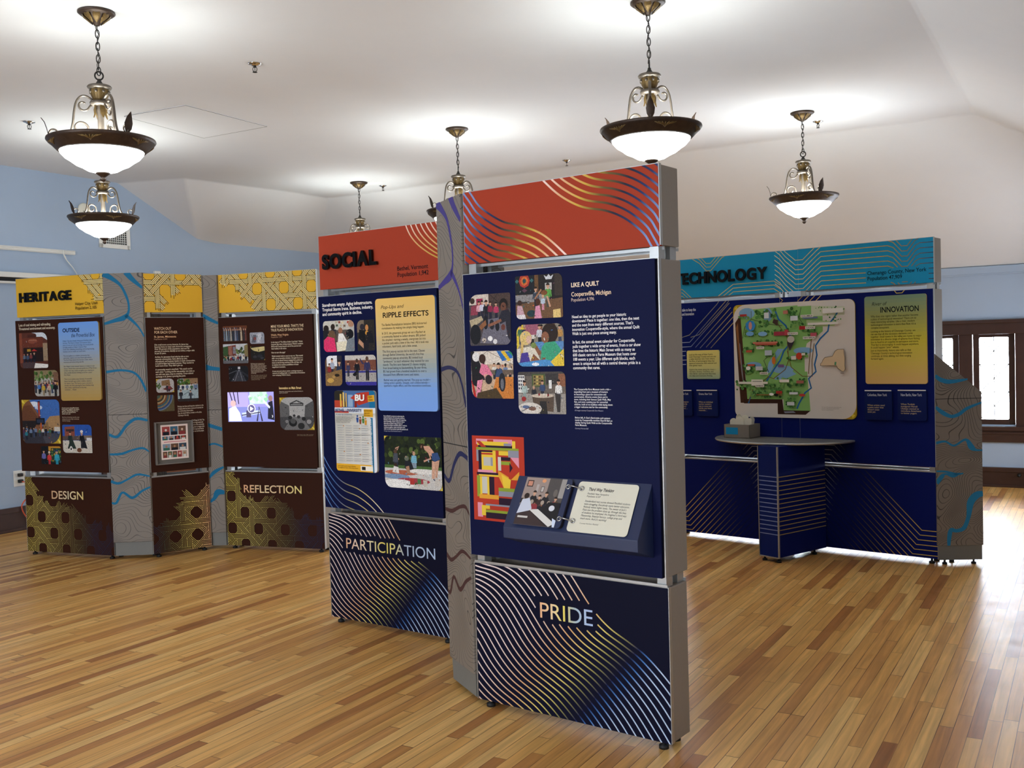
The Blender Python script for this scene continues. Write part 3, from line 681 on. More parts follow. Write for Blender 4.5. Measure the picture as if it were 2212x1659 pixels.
photo(bd, fr, (0.03, 1.854, 0.331, 1.562), BODY, [('r', 0, 0, 1, 1, '5a2f22'), ('p', 'd5dbe2', 0.45, 0, 1, 0, 1, .22, .82, .12, .6, .12, .6, .03), ('r', 0, .0, .1, .85, '84452e'), ('r', .3, .05, .62, .14, '4a221a'), ('r', .1, .14, .85, .45, '6b3323'), ('e', .48, .24, .17, .07, '8a4a36'), ('r', .34, .2, .62, .225, 'a8705a'), ('r', .14, .42, .84, .82, '241311'), ('r', .84, .3, 1, .8, '9c8468'), ('r', .27, .46, .4, .53, 'b08a2e'), ('p', 'b8302a', .42, .52, .52, .46, .64, .52), ('h', .28, .6, .03, '43536e'), ('h', .4, .58, .03, '7d3a3a'), ('h', .52, .57, .038, '15151c'), ('h', .16, .6, .028, '5b6a80'), ('r', .1, .84, .55, 1, '4b3a3c'), ('p', 'ebe7df', .55, .86, 1, .9, 1, 1, .5, 1)], (.02, .2, .05, .12))
photo(bd, fr, (0.176, 1.542, 0.433, 1.328), BODY, [('r', 0, 0, 1, 1, 'b5b1a8'), ('r', 0, 0, 1, .3, '8a7a58'), ('t', 0, .08, 1, .4, 40, .06, 3, ['4c6a2c', '35511f', '6d8a45', '8fa068']), ('r', .8, .08, 1, .5, '7c5a44'), ('c', .42, 9, .035, 4), ('c', .47, 6, .045, 8), ('h', .2, .5, .045, '4a78b8', '222'), ('h', .38, .52, .05, 'c4a13a', '9a8a70'), ('h', .62, .52, .05, 'caa58c', '7a6a5a'), ('h', .88, .46, .06, '15151a', '1a1a1f')], (.02, .2, .05, .15))
photo(bd, fr, (0.025, 1.3, 0.429, 0.938), BODY, [('r', 0, 0, 1, 1, '3f6bb2'), ('e', .32, .1, .14, .06, 'dfe6f0'), ('e', .45, .18, .1, .05, 'c9d6ea'), ('p', '7d5236', 0, .0, .2, .0, .5, .42, .5, .75, 0, .75), ('p', '6a4028', 0, .15, .22, .12, .45, .45, .45, .6, 0, .5), ('r', .43, .03, .49, .42, '4a1f22'), ('r', .44, .06, .48, .38, 'b44a3c'), ('p', 'a88358', .62, .5, .74, .38, 1, .36, 1, .72, .6, .72), ('p', '8a6a44', .55, .58, .68, .5, .72, .72, .52, .72), ('r', .36, .42, .6, .57, '14141c'), ('r', .39, .45, .57, .53, '2c3448'), ('r', 0, .48, .36, .8, '241c1c'), ('r', 0, .75, 1, 1, '36343c'), ('p', '4a4850', .5, .75, .9, .75, 1, .95, .6, 1), ('e', .5, .62, .03, .1, 'b45a2c'), ('c', .64, 12, .022, 21), ('h', .1, .7, .025, '2a7a8a'), ('r', .85, .62, 1, .72, 'cfc8bc')], (.3, .12, .3, .12), gold=True)
photo(bd, fr, (0.451, 1.093, 0.755, 0.863), BODY, [('r', 0, 0, 1, 1, '2a55a8'), ('p', '8a4a3a', .08, .08, .42, .05, .42, .5, .08, .5), ('r', .12, .16, .4, .24, '3a2a2c'), ('r', .0, .4, 1, .55, '5a4a44'), ('r', .55, .38, 1, .52, '7a6a5c'), ('r', .82, .46, 1, .62, 'd8d8d8'), ('r', 0, .56, 1, 1, 'cfc8ba'), ('h', .26, .3, .055, '1a2a2c', '16211f'), ('h', .66, .3, .06, '101014', '33343c'), ('e', .66, .24, .05, .05, 'e6e2dc'), ('p', '27352f', .16, .85, .3, .4, .46, .85), ('p', '1d1d22', .62, .8, .72, .35, .84, .85), ('e', .28, .85, .05, .09, 'e9e6df'), ('e', .28, .86, .025, .05, '222'), ('e', .56, .9, .08, .08, '6b4028')], (.05, .15, .02, .15))
photo(bd, fr, (0.213, 0.915, 0.424, 0.767), BODY, [('r', 0, 0, 1, 1, '101418'), ('r', .38, .0, 1, .25, 'c08a2c'), ('r', .5, .1, 1, .9, '243a2a'), ('t', .5, .15, 1, .9, 26, .05, 5, ['3a6a3a', '6a8a3a', '2a4a5a', 'b08a2c']), ('h', .14, .28, .085, '6a6aa8', '15151c'), ('h', .42, .36, .085, 'cf3a3a', 'b02f35', 'e8e0d0'), ('h', .8, .3, .1, '35a0b8', '2a90a8', '2c3a6a')], (.02, .1, .1, .05))
def p1(mb, n):
    add_text(mb, 'OUTSIDE', (0.512, 1.877, 0.688, 1.845), n, '101c3c', 0.03)
    add_text(mb, 'the Proverbial Box', (0.601, 1.835, 0.843, 1.803), n, '16213f', 0, 0.25)
    add_text(mb, 'Helper City was already doing good thinking inside\nthe box. The historic theater and museum told a\nstory of coal and railroad heritage. An annual parade\nbrought people to Helper’s historic Main\nStreet. But rethinking everything, and turning housing,\nbusiness and art inside out, took more.\n \nThe local gallery is a creative community that\nwelcomes, inspires and trains future generations.\nThe first Friday festival has become a draw, where\nmusicians and artists bring new life.\n \nBut Helper’s most unusual resource is simply its own\nhistory. Artists have restored storefronts of Main Street.\nIn their own way, studio and gallery give meaning to\nwhat outside the box thinking can be for a place\nlike Helper.\n \nThere is no cookie-cutter formula. A successful\nfuture has built upon pride in makers, teachers,\nfor visitors’ lives. The historic town’s recovery is\nalready told. And, planning for future families keep\nwhat makes it special and on the map\nsomehow … Helper.', (0.509, 1.781, 0.85, 1.37), n, '2a3450')
plaque(bd, fr, (0.467, 1.924, 0.883, 1.29), BODY, [(0, '6f9fe6'), (0.25, '7fa3d2'), (0.6, 'a59d7e'), (1, 'b08f4c')], 0.022, 0.014, p1)
mb = front_panel(fr, 0.004, W, lev[5], lev[4], 0, BROWN); GW = lambda a, z: stops(a / W + 0.0, GOLDK)
KTOP = [(0, .64), (.09, .61), (.13, .5), (.18, .44), (.25, .41), (.42, .41), (.56, .36), (.66, .32), (.8, .27), (.93, .2)]
weave(mb, (0.004, lev[4], W, lev[5]), lambda a, z: z < interp(a, KTOP), 0.0004, GW, BROWN, 4, 0.0038, (0.17, 0.325), 0, 2)
add_text(mb, 'DESIGN', (0.295, 0.546, 0.629, 0.478), 0.0085, lambda a, z: foil(stops((a - .29) / .34, [(0, 'e7b98a'), (.5, 'ead9b4'), (1, 'f1d78c')])), 0.012)
mb.build('kick_panel', M['print'], KH)
# ---- second wing
fr = frame_of(-2.932, 8.049, 37.33); W = 0.478; lev = (2.295, 1.985, 1.941, 0.694, 0.651, 0.032)
carcass(KH, fr, 0, W, lev)
mb = front_panel(fr, 0, W, lev[1], lev[0], 0, YEL)
weave(mb, (0, lev[0], W, lev[1]), lambda a, z: z > interp(a, [(0, 1.95), (.1, 2.0), (.15, 2.07), (.2, 2.1), (.26, 2.15), (.3, 2.21), (.478, 2.21)]), 0.0004, YINK, 'efd993', 4, 0.004, (0.175, 2.16), 0, 3)
mb.build('header_panel', M['print'], KH)
mb = front_panel(fr, 0, W, lev[3], lev[2], BODY, BROWN); t = BODY + 0.0005
add_text(mb, 'WATCH OUT\nFOR EACH OTHER', (0.068, 1.864, 0.255, 1.812), t, 'f0c9a0', 0.006)
add_text(mb, 'St. James, Minnesota', (0.066, 1.795, 0.244, 1.775), t, 'e9b98c', 0.02); add_text(mb, 'Population 4,391', (0.065, 1.772, 0.17, 1.759), t, 'c9a083')
add_text(mb, 'Like small towns across America, St. James has\nbecome home to many Latin American immigrants.\nOver 35 percent of the population, and over 50\npercent of students, identify as non-white, a major shift\nin just 25 years.', (0.066, 1.729, 0.391, 1.643), t, CREAM, 0.012)
add_text(mb, 'At first, St. Jamesians lived side by side as two\nseparate communities. Early efforts by civic,\neducational, and business leaders in both communities\nto build bridges had limited success. They needed to\nbuild more trust. They didn’t give up.', (0.067, 1.63, 0.391, 1.542), t, CREAM, 0.012)
add_text(mb, 'A community mural is inscribed, “We watch out for\neach other.” Looking out for one another can make us\nsee with new eyes, a key to creativity. Cross-cultural\nexchange in St. James is proving the point.', (0.066, 1.529, 0.383, 1.454), t, CREAM, 0.012)
add_text(mb, 'Bringing new faces and long-time residents to the\nchanging table has been a source of creativity for\nthe community’s future plans.\nTop, the mural. Below, a mosaic on the plaza.\nCourtesy of the city', (0.233, 1.222, 0.448, 1.131), t, 'd9c6ae', 0.005)
add_text(mb, 'Well Being, Be Well. This\nprint brings scenes and\nwords of the community\ntogether to imagine what\nwell-being looks like for\nthe town and its people.', (0.346, 1.101, 0.45, 0.995), t, 'e2d2bd', 0.008)
bd = mb.build('body_panel', M['print'], KH)
photo(bd, fr, (0.067, 1.446, 0.21, 1.335), BODY, [('r', 0, 0, 1, 1, 'b9b4b2'), ('p', '8a6a4a', .3, .15, .75, .05, .8, .5, .3, .5), ('t', 0, .3, .35, .7, 16, .06, 7, ['4a6a3a', '6a7a3a', '35502a']), ('p', '6a3a34', .35, .75, .75, .5, .95, .75, .7, .9), ('h', .62, .42, .06, '2a2a35'), ('h', .72, .5, .05, '8a3a44')], (.3, .3, .25, .2), gold=True)
photo(bd, fr, (0.238, 1.442, 0.408, 1.254), BODY, [('r', 0, 0, 1, 1, '9aa8b0'), ('r', .3, .0, 1, .25, '9a7a5a'), ('t', 0, .05, .6, .3, 20, .07, 9, ['4a6a2c', '7a8a3a', '355020']), ('r', .1, .28, .75, .5, 'd8dcd8'), ('c', .24, 5, .04, 31), ('r', .0, .5, 1, .88, 'a9bcc0'), ('h', .15, .52, .05, '20242c'), ('h', .62, .56, .045, '3a3a40'), ('l', '5a6a70', .03, .3, .7, .5, .6, .8, .75), ('r', 0, .88, 1, 1, '2f2a28')], (.1, .02, .02, .1))
photo(bd, fr, (0.071, 1.313, 0.207, 1.182), BODY, [('r', 0, 0, 1, 1, '5d5236')] + [('e', .0, .0, r, r * 1.02, c, 24) for r, c in ((.95, '6a7a8a'), (.88, '2f4a78'), (.78, '8a7a5a'), (.7, '3a5f6a'), (.6, '7a4a2a'), (.5, 'b09a70'), (.42, '3a3428'), (.32, '8a6a3a'), (.2, '4a5a4a'))], (.05, .1, .02, .25))
cs = photo(bd, fr, (0.045, 1.094, 0.345, 0.76), BODY + 0.001, [], (.03,) * 4, '6b655d', name='print_mount', mat='print')
mb = MB(fr)
for a0, a1, z0, z1 in ((0.045, 0.345, 1.090, 1.098), (0.045, 0.345, 0.752, 0.762), (0.035, 0.045, 0.752, 1.098), (0.332, 0.345, 0.752, 1.098)): mb.box(a0, a1, BODY, BODY + 0.03, z0, z1)
mb.build('acrylic_frame', M['acrylic'], bd, bevel=0.002)
tiles = [('r', 0, 0, 1, 1, 'efdcd2')]
_rg = random.Random(5)
for y0, y1, n in ((.05, .3, 3), (.33, .44, 4), (.55, .74, 3), (.77, .95, 5)):
    for i in range(n):
        x0, x1 = .05 + .9 * i / n, .05 + .9 * (i + 1) / n - .02; bgc = _rg.choice(['3a4a5a', '8a9aa8', '6a5040', '2a2c30', 'a04a48', '5a6a50', 'b0a090', '456a80'])
        tiles += [('r', x0, y0, x1, y1, bgc), ('e', (x0 + x1) / 2, y0 + (y1 - y0) * .4, .04, .035, _rg.choice(['d8b8a0', 'b08060', 'd0d0c8', 'c04a44'])), ('r', x0 + .03, y0 + (y1 - y0) * .6, x1 - .03, y1, _rg.choice(['20242c', 'd6d6d0', '8a3a3a', '3a6a5a']))]
tiles += [('r', .1, .485, .9, .505, 'c9707a')]
photo(bd, fr, (0.086, 1.071, 0.307, 0.79), BODY + 0.003, tiles, (0,) * 4, 'efe0d6', name='collage_print', mat='print')
mb = front_panel(fr, 0.004, W, lev[5], lev[4], 0, BROWN)
GW2 = lambda a, z: stops(1 - a / W, [(0, 'e8b98f'), (.3, 'dcc873'), (.55, '8d8350'), (.8, '4a4c3c'), (1, '2d3350')])
weave(mb, (0.004, lev[4], W, lev[5]), lambda a, z: z < interp(a, [(0, .23), (.1, .25), (.19, .33), (.24, .43), (.3, .5), (.478, .51)]), 0.0004, GW2, BROWN, 4, 0.0038, (0.36, 0.33), math.pi / 4, 4)
mb.build('kick_panel', M['print'], KH)
# ---- third wing
fr = frame_of(-2.425, 8.374, -19.33); W = 0.925; lev = (2.291, 1.977, 1.935, 0.693, 0.649, 0.03)
carcass(KH, fr, 0, W, lev)
mb = front_panel(fr, 0, W, lev[1], lev[0], 0, YEL)
weave(mb, (0, lev[0], W, lev[1]), lambda a, z: z > interp(a, [(0, 2.22), (.12, 2.2), (.2, 2.13), (.3, 2.08), (.36, 2.0), (.39, 1.9)]), 0.0004, YINK, 'efd993', 4, 0.004, (0.63, 2.16), 0, 5)
mb.build('header_panel', M['print'], KH)
mb = front_panel(fr, 0, W - 0.03, lev[3], lev[2], BODY, BROWN); t = BODY + 0.0005
add_text(mb, 'MINE YOUR MIND. THAT’S THE\nTRUE PLACE OF INNOVATION', (0.505, 1.857, 0.81, 1.805), t, 'f2d8b0', 0.004)
add_text(mb, 'Welch, West Virginia', (0.504, 1.784, 0.668, 1.764), t, 'e9b98c', 0.015); add_text(mb, 'Population 1,917', (0.506, 1.764, 0.61, 1.75), t, 'c9a083')
add_text(mb, 'In the heart of “The Billion Dollar Coal Field,” Welch\nboomed. But when mining stopped, Welch’s residents\nMcDowell County became one of the poorest and\nleast healthy in the nation.', (0.504, 1.724, 0.8, 1.655), t, CREAM, 0.01)
add_text(mb, 'How to turn the page?', (0.503, 1.64, 0.632, 1.622), t, CREAM, 0.01)
add_text(mb, 'Welch looked inside to see its way out. That mental\nshift—to an innovative mindset—brought focus to a\nrich vein of cultural history ranging from poetry and\nmusic to the farming methods of the old days, not\nto mention the tourism possibilities of those\nmagnificent mountains.', (0.504, 1.61, 0.794, 1.505), t, CREAM, 0.01)
add_text(mb, 'A new arts and culture center, a mining museum, a\nnetwork of walking trails—a motherlode of innovation\nnow reshaping Welch’s future.', (0.505, 1.487, 0.808, 1.439), t, CREAM, 0.01)
add_text(mb, 'Innovation on Main Street', (0.562, 1.353, 0.77, 1.332), t, 'f0d090', 0.03)
add_text(mb, 'How have communities used cultural identity to\nspark innovation?', (0.563, 1.319, 0.785, 1.297), t, CREAM)
add_text(mb, 'Bold ideas and a strong sense of\nplace. Programs staff and young\npeople dig deep, from coal company\nhouse to stage. Local arts, history\nand outdoor adventure draw visitors\nfrom every side. Below, old Main\nStreet in the boom years, when the\nwhole county came to town\non Saturday.', (0.301, 1.551, 0.453, 1.462), t, 'd9c6ae', 0.008)
add_text(mb, 'Left to right, theater in the park, the coal\nmuseum, downtown parade, a mountain\ntrail, and the elevated tracks. Images\ncourtesy of the county.', (0.3, 1.455, 0.451, 1.409), t, 'a8977f')
add_text(mb, 'Main Street in the 1940s. Courtesy\nof the county historical collection', (0.714, 0.965, 0.867, 0.95), t, 'a8977f')
bd = mb.build('body_panel', M['print'], KH)
photo(bd, fr, (0.041, 1.864, 0.278, 1.733), BODY, [('r', 0, 0, 1, 1, '3b2114'), ('e', .5, .05, .6, .25, '6a3a1e')] + [('p', c, x - .035, .95, x - .03, .3, x - .05, .1, x - .02, .1, x + .02, .3, x + .04, .95) for x, c in ((.07, '6a7a8a'), (.16, '8fa0ac'), (.25, '5a6a7a'), (.34, 'a9a49a'), (.43, '2a3a4a'), (.52, '8a90a0'), (.6, '40506a'), (.68, '2a2c34'), (.76, 'c4b49a'), (.86, '3a3438'), (.94, '6a3a34'))] + [('e', x, .25, .022, .06, 'c99a7c') for x in (.07, .16, .25, .34, .43, .52, .6, .68, .76, .86, .94)], (.1, .05, .1, .05))
photo(bd, fr, (0.303, 1.803, 0.44, 1.71), BODY, [('r', 0, 0, 1, 1, 'a4a8b4'), ('p', '6a6a74', .1, .9, .25, .2, .45, .2, .4, .9), ('p', 'd0d2da', .5, .9, .55, .1, .8, .1, .75, .9), ('l', '3a3c48', .03, .1, .2, .3, .8, .5, .3, .7, .85, .9, .2), ('l', 'e0e2ea', .02, .2, .1, .85, .4), ('e', .35, .55, .1, .15, '8a4a4a')], (.1, .25, .05, .2))
photo(bd, fr, (0.039, 1.714, 0.279, 1.553), BODY, [('r', 0, 0, 1, 1, 'c9ccd0'), ('p', '3c5a34', 0, .15, .2, .1, .25, .6, 0, .7), ('p', '7a3f38', .2, .1, .52, .05, .52, .6, .2, .62), ('p', 'a06a58', .22, .14, .36, .1, .36, .58, .22, .6), ('r', .4, .15, .5, .5, '8a8a94'), ('t', .55, .2, .85, .5, 20, .06, 3, ['4a5a30', '6a7a40', '35452a']), ('p', '8a7a50', .86, .1, 1, .02, 1, .7, .86, .6), ('c', .58, 12, .03, 17), ('c', .62, 8, .035, 19), ('r', 0, .85, 1, 1, '6a6a6e')], (.02, .05, .05, .05))
photo(bd, fr, (0.305, 1.687, 0.439, 1.575), BODY, [('r', 0, 0, 1, 1, '1d1a18'), ('p', 'd6c78a', 0, .1, .5, .05, 1, .0, 1, .3, .6, .4, .2, .3), ('e', .3, .75, .14, .1, '34343a'), ('e', .65, .7, .18, .12, '2a2a30'), ('e', .8, .85, .12, .08, '3a3a40'), ('r', .55, .2, .6, .35, '2a2014')], (.1, .05, .1, .3), gold=True)
photo(bd, fr, (0.086, 1.531, 0.274, 1.404), BODY, [('r', 0, 0, 1, 1, '15151a'), ('r', .48, .05, .6, .2, 'dcdce0'), ('p', '3a3c44', .1, 1, .5, .2, .58, .2, .9, 1), ('l', '8a8c94', .02, .3, 1, .52, .25), ('l', '8a8c94', .02, .7, 1, .56, .25), ('l', '55575f', .03, .0, .5, .4, .3, .9, .55), ('l', '2a2c34', .08, .6, .3, 1, .7)], (.05, .2, .2, .05))
sc = photo(bd, fr, (0.067, 1.314, 0.511, 1.068), BODY + 0.003, [('r', 0, 0, 1, 1, '8f8ac8'), ('r', .0, .0, .45, .55, 'a59ad0'), ('r', .48, .0, .85, .4, 'b6d4c4'), ('t', .48, .02, .85, .35, 24, .05, 3, ['8ac09a', 'c8e6d4', 'a0c8b0']), ('l', '2a2438', .02, .05, .0, .12, .42), ('l', '2a2438', .02, .13, .0, .18, .42), ('l', '3a3450', .02, .22, .0, .24, .4), ('r', .0, .5, 1, 1, '7a80c0'), ('p', 'dfe2f4', .02, .98, .03, .55, .16, .45, .26, .7, .3, .98), ('e', .12, .38, .06, .11, 'c8a8a8'), ('p', 'b8c4ee', .3, .7, .7, .6, .72, .72, .32, .82), ('l', '3a3440', .018, .3, .78, .7, .68), ('l', '2a2638', .03, .63, .98, .68, .5, .74, .98), ('p', '20202c', .86, .9, .88, .35, .97, .3, 1, .95), ('e', .93, .22, .045, .1, '8a6a6a'), ('p', 'c8d0f0', .78, .25, .92, .5, .9, .56, .76, .32), ('r', .4, .62, .5, .85, '4a4460'), ('e', .515, .56, .085, .155, 'e8e8f4', 24), ('e', .515, .56, .07, .13, '5a5680', 24), ('p', 'f4f4fa', .485, .48, .485, .64, .56, .56), ('l', 'f4f4fa', .01, .955, .78, .968, .82, .955, .86)], (0,) * 4, '222', name='video_screen', label='lit video screen with a play button', mat='screen')
photo(bd, fr, (0.562, 1.265, 0.878, 1.0), BODY, [('r', 0, 0, 1, 1, 'b8b8b6'), ('p', '6a6a6a', 0, .1, .28, .25, .28, .6, 0, .75), ('p', '5a5a5a', 1, .1, .75, .25, .72, .6, 1, .75), ('l', '4a4a4a', .035, .3, .2, .5, .1, .7, .2), ('r', .3, .18, .7, .26, '3a3a3a'), ('l', 'd0d0d0', .012, .33, .22, .67, .22), ('r', .0, .6, 1, 1, '4a4a4c'), ('p', '777', .35, .6, .65, .6, .9, 1, .1, 1)] + [('e', x, y, s, s, c) for x, y, s, c in ((.3, .62, .06, '2a2a2a'), (.42, .56, .04, '333'), (.55, .6, .05, '3a3a3a'), (.7, .66, .06, '222'), (.85, .75, .07, '9a9a9a'), (.38, .78, .12, '1a1a1a'), (.38, .73, .08, '555'), (.62, .88, .1, '2a2a2a'), (.2, .74, .05, '8a8a8a'))], (.28, .2, .28, .2), gold=True)
mb = front_panel(fr, 0.004, W, lev[5], lev[4], 0, BROWN)
weave(mb, (0.004, lev[4], W, lev[5]), lambda a, z: z < interp(a, KTOP), 0.0004, lambda a, z: stops(a / W, GOLDK), BROWN, 4, 0.0038, (0.18, 0.31), 0, 6)
add_text(mb, 'REFLECTION', (0.182, 0.542, 0.732, 0.477), 0.0085, lambda a, z: foil(stops((a - .18) / .55, [(0, 'eeb58a'), (.35, 'f2dcae'), (.6, 'e9c8a0'), (1, 'efe08c')])), 0.012)
mb.build('kick_panel', M['print'], KH)
BLUE = '1d6c93'
pillar(KH, (-3.244, 8.022), (-2.934, 8.037), [(-2.86, 8.22), (-3.05, 8.42), (-3.2, 8.2)], [2.302] * 5, RIVERS, BLUE)
pillar(KH, (-2.556, 8.352), (-2.430, 8.352), [(-2.38, 8.5), (-2.48, 8.62), (-2.62, 8.5)], [2.292] * 5, RIVERS_NARROW, BLUE)

# ================================================================ SOCIAL kiosk (two wings and a pillar)
KS = empty('exhibit_kiosk', (-0.2, 4.8, 0), 'tall orange-topped SOCIAL display kiosk with navy panels in the foreground', 'exhibit kiosk')
ORG_RED = 'a03c26'; WHT = 'e9e6e4'
WARM = [(0, 'f0d8cc'), (.45, 'dcb077'), (1, 'c9a548')]
# ---- rear wing
fr = frame_of(-1.122, 5.965, -36.1); W = 0.935; lev = (2.302, 1.988, 1.945, 0.695, 0.655, 0.034)
carcass(KS, fr, 0, W, lev)
mb = front_panel(fr, 0, W, lev[1], lev[0], 0, ORG_RED)
band_waves(mb, (0, lev[0], W, lev[1]), [(0.680, 2.35), (0.695, 2.302), (0.726, 2.244), (0.778, 2.19), (0.847, 2.143), (0.9, 2.116), (0.96, 2.09)], (0.033, 0.006), range(7), 0.0005, lambda a, z: stops((2.31 - z) / .2, WARM))
add_text(mb, 'Bethel, Vermont\nPopulation 1,942', (0.622, 2.081, 0.85, 2.015), 0.0012, '1c1214', 0.01)
hd = mb.build('header_panel', M['print'], KS)
hard_letters(hd, fr, 'SOCIAL', (0.044, 2.19, 0.482, 2.1), 0.006, 0.014)
mb = front_panel(fr, 0, W - 0.018, lev[3], lev[2], BODY, NAVY); t = BODY + 0.0005
band_waves(mb, (0, lev[2], W - 0.018, lev[3]), [(-0.05, 1.08), (-0.001, 0.998), (0.064, 0.916), (0.152, 0.853), (0.275, 0.819), (0.377, 0.768), (0.47, 0.696), (0.52, 0.64)], (0, -0.045), range(6), BODY + 0.0003, lambda a, z: stops(a / .45, [(0, '6f9ad8'), (.2, '4a6aa8'), (.45, '9a8f62'), (.75, 'd8c488'), (1, 'eadfc8')]), 0.0055)
add_text(mb, 'Storefronts empty. Aging infrastructure.\nTropical Storm Irene. Business, industry,\nand community spirit in decline.', (0.031, 1.903, 0.443, 1.825), t, 'f2ece4', 0.02)
add_text(mb, 'Key to Bethel’s success are welcoming the\nequal participation of community members,\nlistening to their diverse ideas, and respecting\ntheir knowledge. Above, locals and visitors\nalike take an eclectic range of “pop-up”\nclasses from fellow townsfolk. Below, residents\ncontinue to gather, create, and inspire each\nother at the local outdoor park that started it all.', (0.497, 1.251, 0.679, 1.168), t, WHT, 0.012)
add_text(mb, 'All images courtesy of Bethel Revitalization Initiative, VT', (0.497, 1.166, 0.634, 1.157), t, 'a8a8b8')
bd = mb.build('body_panel', M['print'], KS)
photo(bd, fr, (0.033, 1.799, 0.289, 1.618), BODY, [('r', 0, 0, 1, 1, '5a5048'), ('r', .0, .0, 1, .3, 'c9c4b8')] + [('r', x, y, x + .07, y + .07, c) for x, y, c in ((.4, .02, 'b0a890'), (.5, .02, '8a4a3a'), (.6, .04, 'd8c8a0'), (.42, .12, '4a5a4a'), (.54, .13, 'c0b090'), (.66, .14, '6a5a4a'), (.78, .03, 'b83a34'), (.3, .1, '9a8a70'))] + [('e', .1, .25, .09, .12, '241a16'), ('p', '1c1c22', 0, .6, 0, .3, .22, .34, .24, .62), ('e', .32, .2, .07, .1, '2c1f18'), ('p', '2c2c36', .22, .5, .26, .28, .42, .28, .42, .55), ('e', .56, .32, .07, .1, '9a6a50'), ('p', 'ece8e0', .46, .75, .5, .42, .64, .42, .78, .7, .6, .8), ('e', .9, .12, .09, .12, 'b08468'), ('p', 'b8b4ac', .82, .6, .86, .22, 1, .22, 1, .6), ('p', 'e6ddc0', .42, .7, .75, .66, .8, .95, .44, 1), ('e', .28, .5, .13, .2, '6a5038'), ('p', 'dd3568', 0, 1, .02, .62, .14, .5, .36, .56, .42, 1), ('e', .86, .45, .12, .16, '14141a'), ('p', '7a8288', .7, 1, .78, .62, 1, .55, 1, 1)], (.12, .2, .05, .18))
photo(bd, fr, (0.312, 1.794, 0.45, 1.618), BODY, [('r', 0, 0, 1, 1, '2a2623'), ('r', 0, 0, .4, .4, '7a6a58'), ('e', .3, .22, .13, .1, '2a2630'), ('p', '101014', .05, .8, .12, .3, .45, .34, .5, .8), ('e', .56, .25, .09, .1, 'c98a50'), ('e', .56, .42, .1, .07, 'd89a40'), ('p', '15151c', .5, .75, .55, .4, .85, .35, .95, .75), ('p', 'c09070', .1, .6, .5, .85, .4, .95, .05, .75), ('r', .35, .7, .65, 1, '1a1a22')], (.25, .05, .1, .05))
photo(bd, fr, (0.04, 1.595, 0.179, 1.418), BODY, [('r', 0, 0, 1, 1, '6a5038'), ('r', .1, 0, .75, .35, 'e9e9ea'), ('r', .72, .0, 1, .5, '2a2a38'), ('h', .42, .14, .06, 'a9b0c0'), ('h', .25, .3, .05, '8a2a2a'), ('h', .85, .22, .08, '25304a'), ('p', '8a6a40', 0, .6, 1, .45, 1, 1, 0, 1), ('e', .3, .82, .2, .08, 'c9a050'), ('e', .7, .65, .15, .05, '2a2014'), ('e', .5, .7, .1, .05, 'b08a50')], (.3, .05, .2, .05))
photo(bd, fr, (0.206, 1.594, 0.452, 1.42), BODY, [('r', 0, 0, 1, 1, '9a948c'), ('r', 0, 0, 1, .16, 'c8c2b8'), ('r', .0, .16, 1, .5, '7a4a38'), ('r', .1, .2, .3, .46, '6a3f30'), ('r', 0, .52, 1, .58, '3a3a88'), ('r', 0, .58, 1, .9, 'aaa49e'), ('r', 0, .88, 1, 1, '3a3494'), ('h', .39, .18, .07, '15151c', '101016', '4a3428', 'c99a7c', True), ('p', '101016', .33, .7, .4, .5, .24, .62, .26, .68), ('h', .72, .12, .08, '33335a', '1a1a24', '5a4434', 'c99a7c', True), ('p', '33335a', .66, .28, .56, .3, .48, .12, .5, .1, .6, .26), ('h', .1, .25, .05, '3a3a5a')], (.02, .15, .02, .15))
photo(bd, fr, (0.496, 1.135, 0.917, 0.845), BODY, [('r', 0, 0, 1, 1, '20281a'), ('t', 0, .0, 1, .45, 70, .05, 11, ['1c2614', '34421f', '2a3418', '56682f', '12180e']), ('r', 0, .56, 1, .62, '4a6a34'), ('r', 0, .62, 1, 1, 'cfcbc4'), ('e', .3, .7, .3, .05, 'b8654a'), ('e', .2, .78, .25, .05, '7a94b4'), ('e', .7, .66, .3, .05, 'e6e2da'), ('e', .5, .85, .3, .06, 'a8404a'), ('e', .25, .92, .28, .09, 'f0eee8'), ('e', .2, .3, .03, .045, '5a4030'), ('p', '4a4f58', .15, .5, .17, .33, .24, .33, .25, .5), ('l', 'c99a80', .018, .23, .27, .27, .2, .2, .24), ('p', '2a3040', .17, .5, .25, .5, .24, .62, .18, .62), ('e', .53, .32, .025, .04, 'c9a080'), ('p', '7ab4c8', .47, .5, .49, .36, .57, .36, .58, .5), ('p', '8a9aa8', .48, .5, .57, .5, .57, .6, .49, .6), ('e', .4, .42, .04, .05, '6a7060'), ('p', '20222a', .36, .6, .37, .46, .48, .48, .52, .62, .4, .66), ('p', 'b08468', .38, .58, .44, .56, .46, .72, .4, .7), ('e', .2, .56, .03, .04, '3a2a20'), ('p', 'e2ded8', .14, .7, .17, .58, .25, .6, .26, .72), ('e', .68, .18, .045, .06, '3a2618'), ('p', 'd4a084', .7, .17, .8, .16, .88, .28, .84, .36, .72, .24), ('l', 'd4a084', .025, .78, .26, .82, .4, .7, .46), ('p', '35507e', .84, .3, .94, .28, .98, .4, .9, .46, .84, .42), ('p', 'd8a88c', .84, .44, .9, .46, .88, .78, .83, .78), ('p', 'd0a084', .9, .45, .97, .42, .92, .76, .89, .76), ('r', .45, .8, .52, .92, 'b83a34'), ('r', .58, .8, .64, .9, '4a7a4a'), ('r', .68, .82, .75, .94, 'c8c0b0'), ('r', .88, .78, .96, .92, 'd0c8bc')], (.12, .02, .12, .16), gold=True)
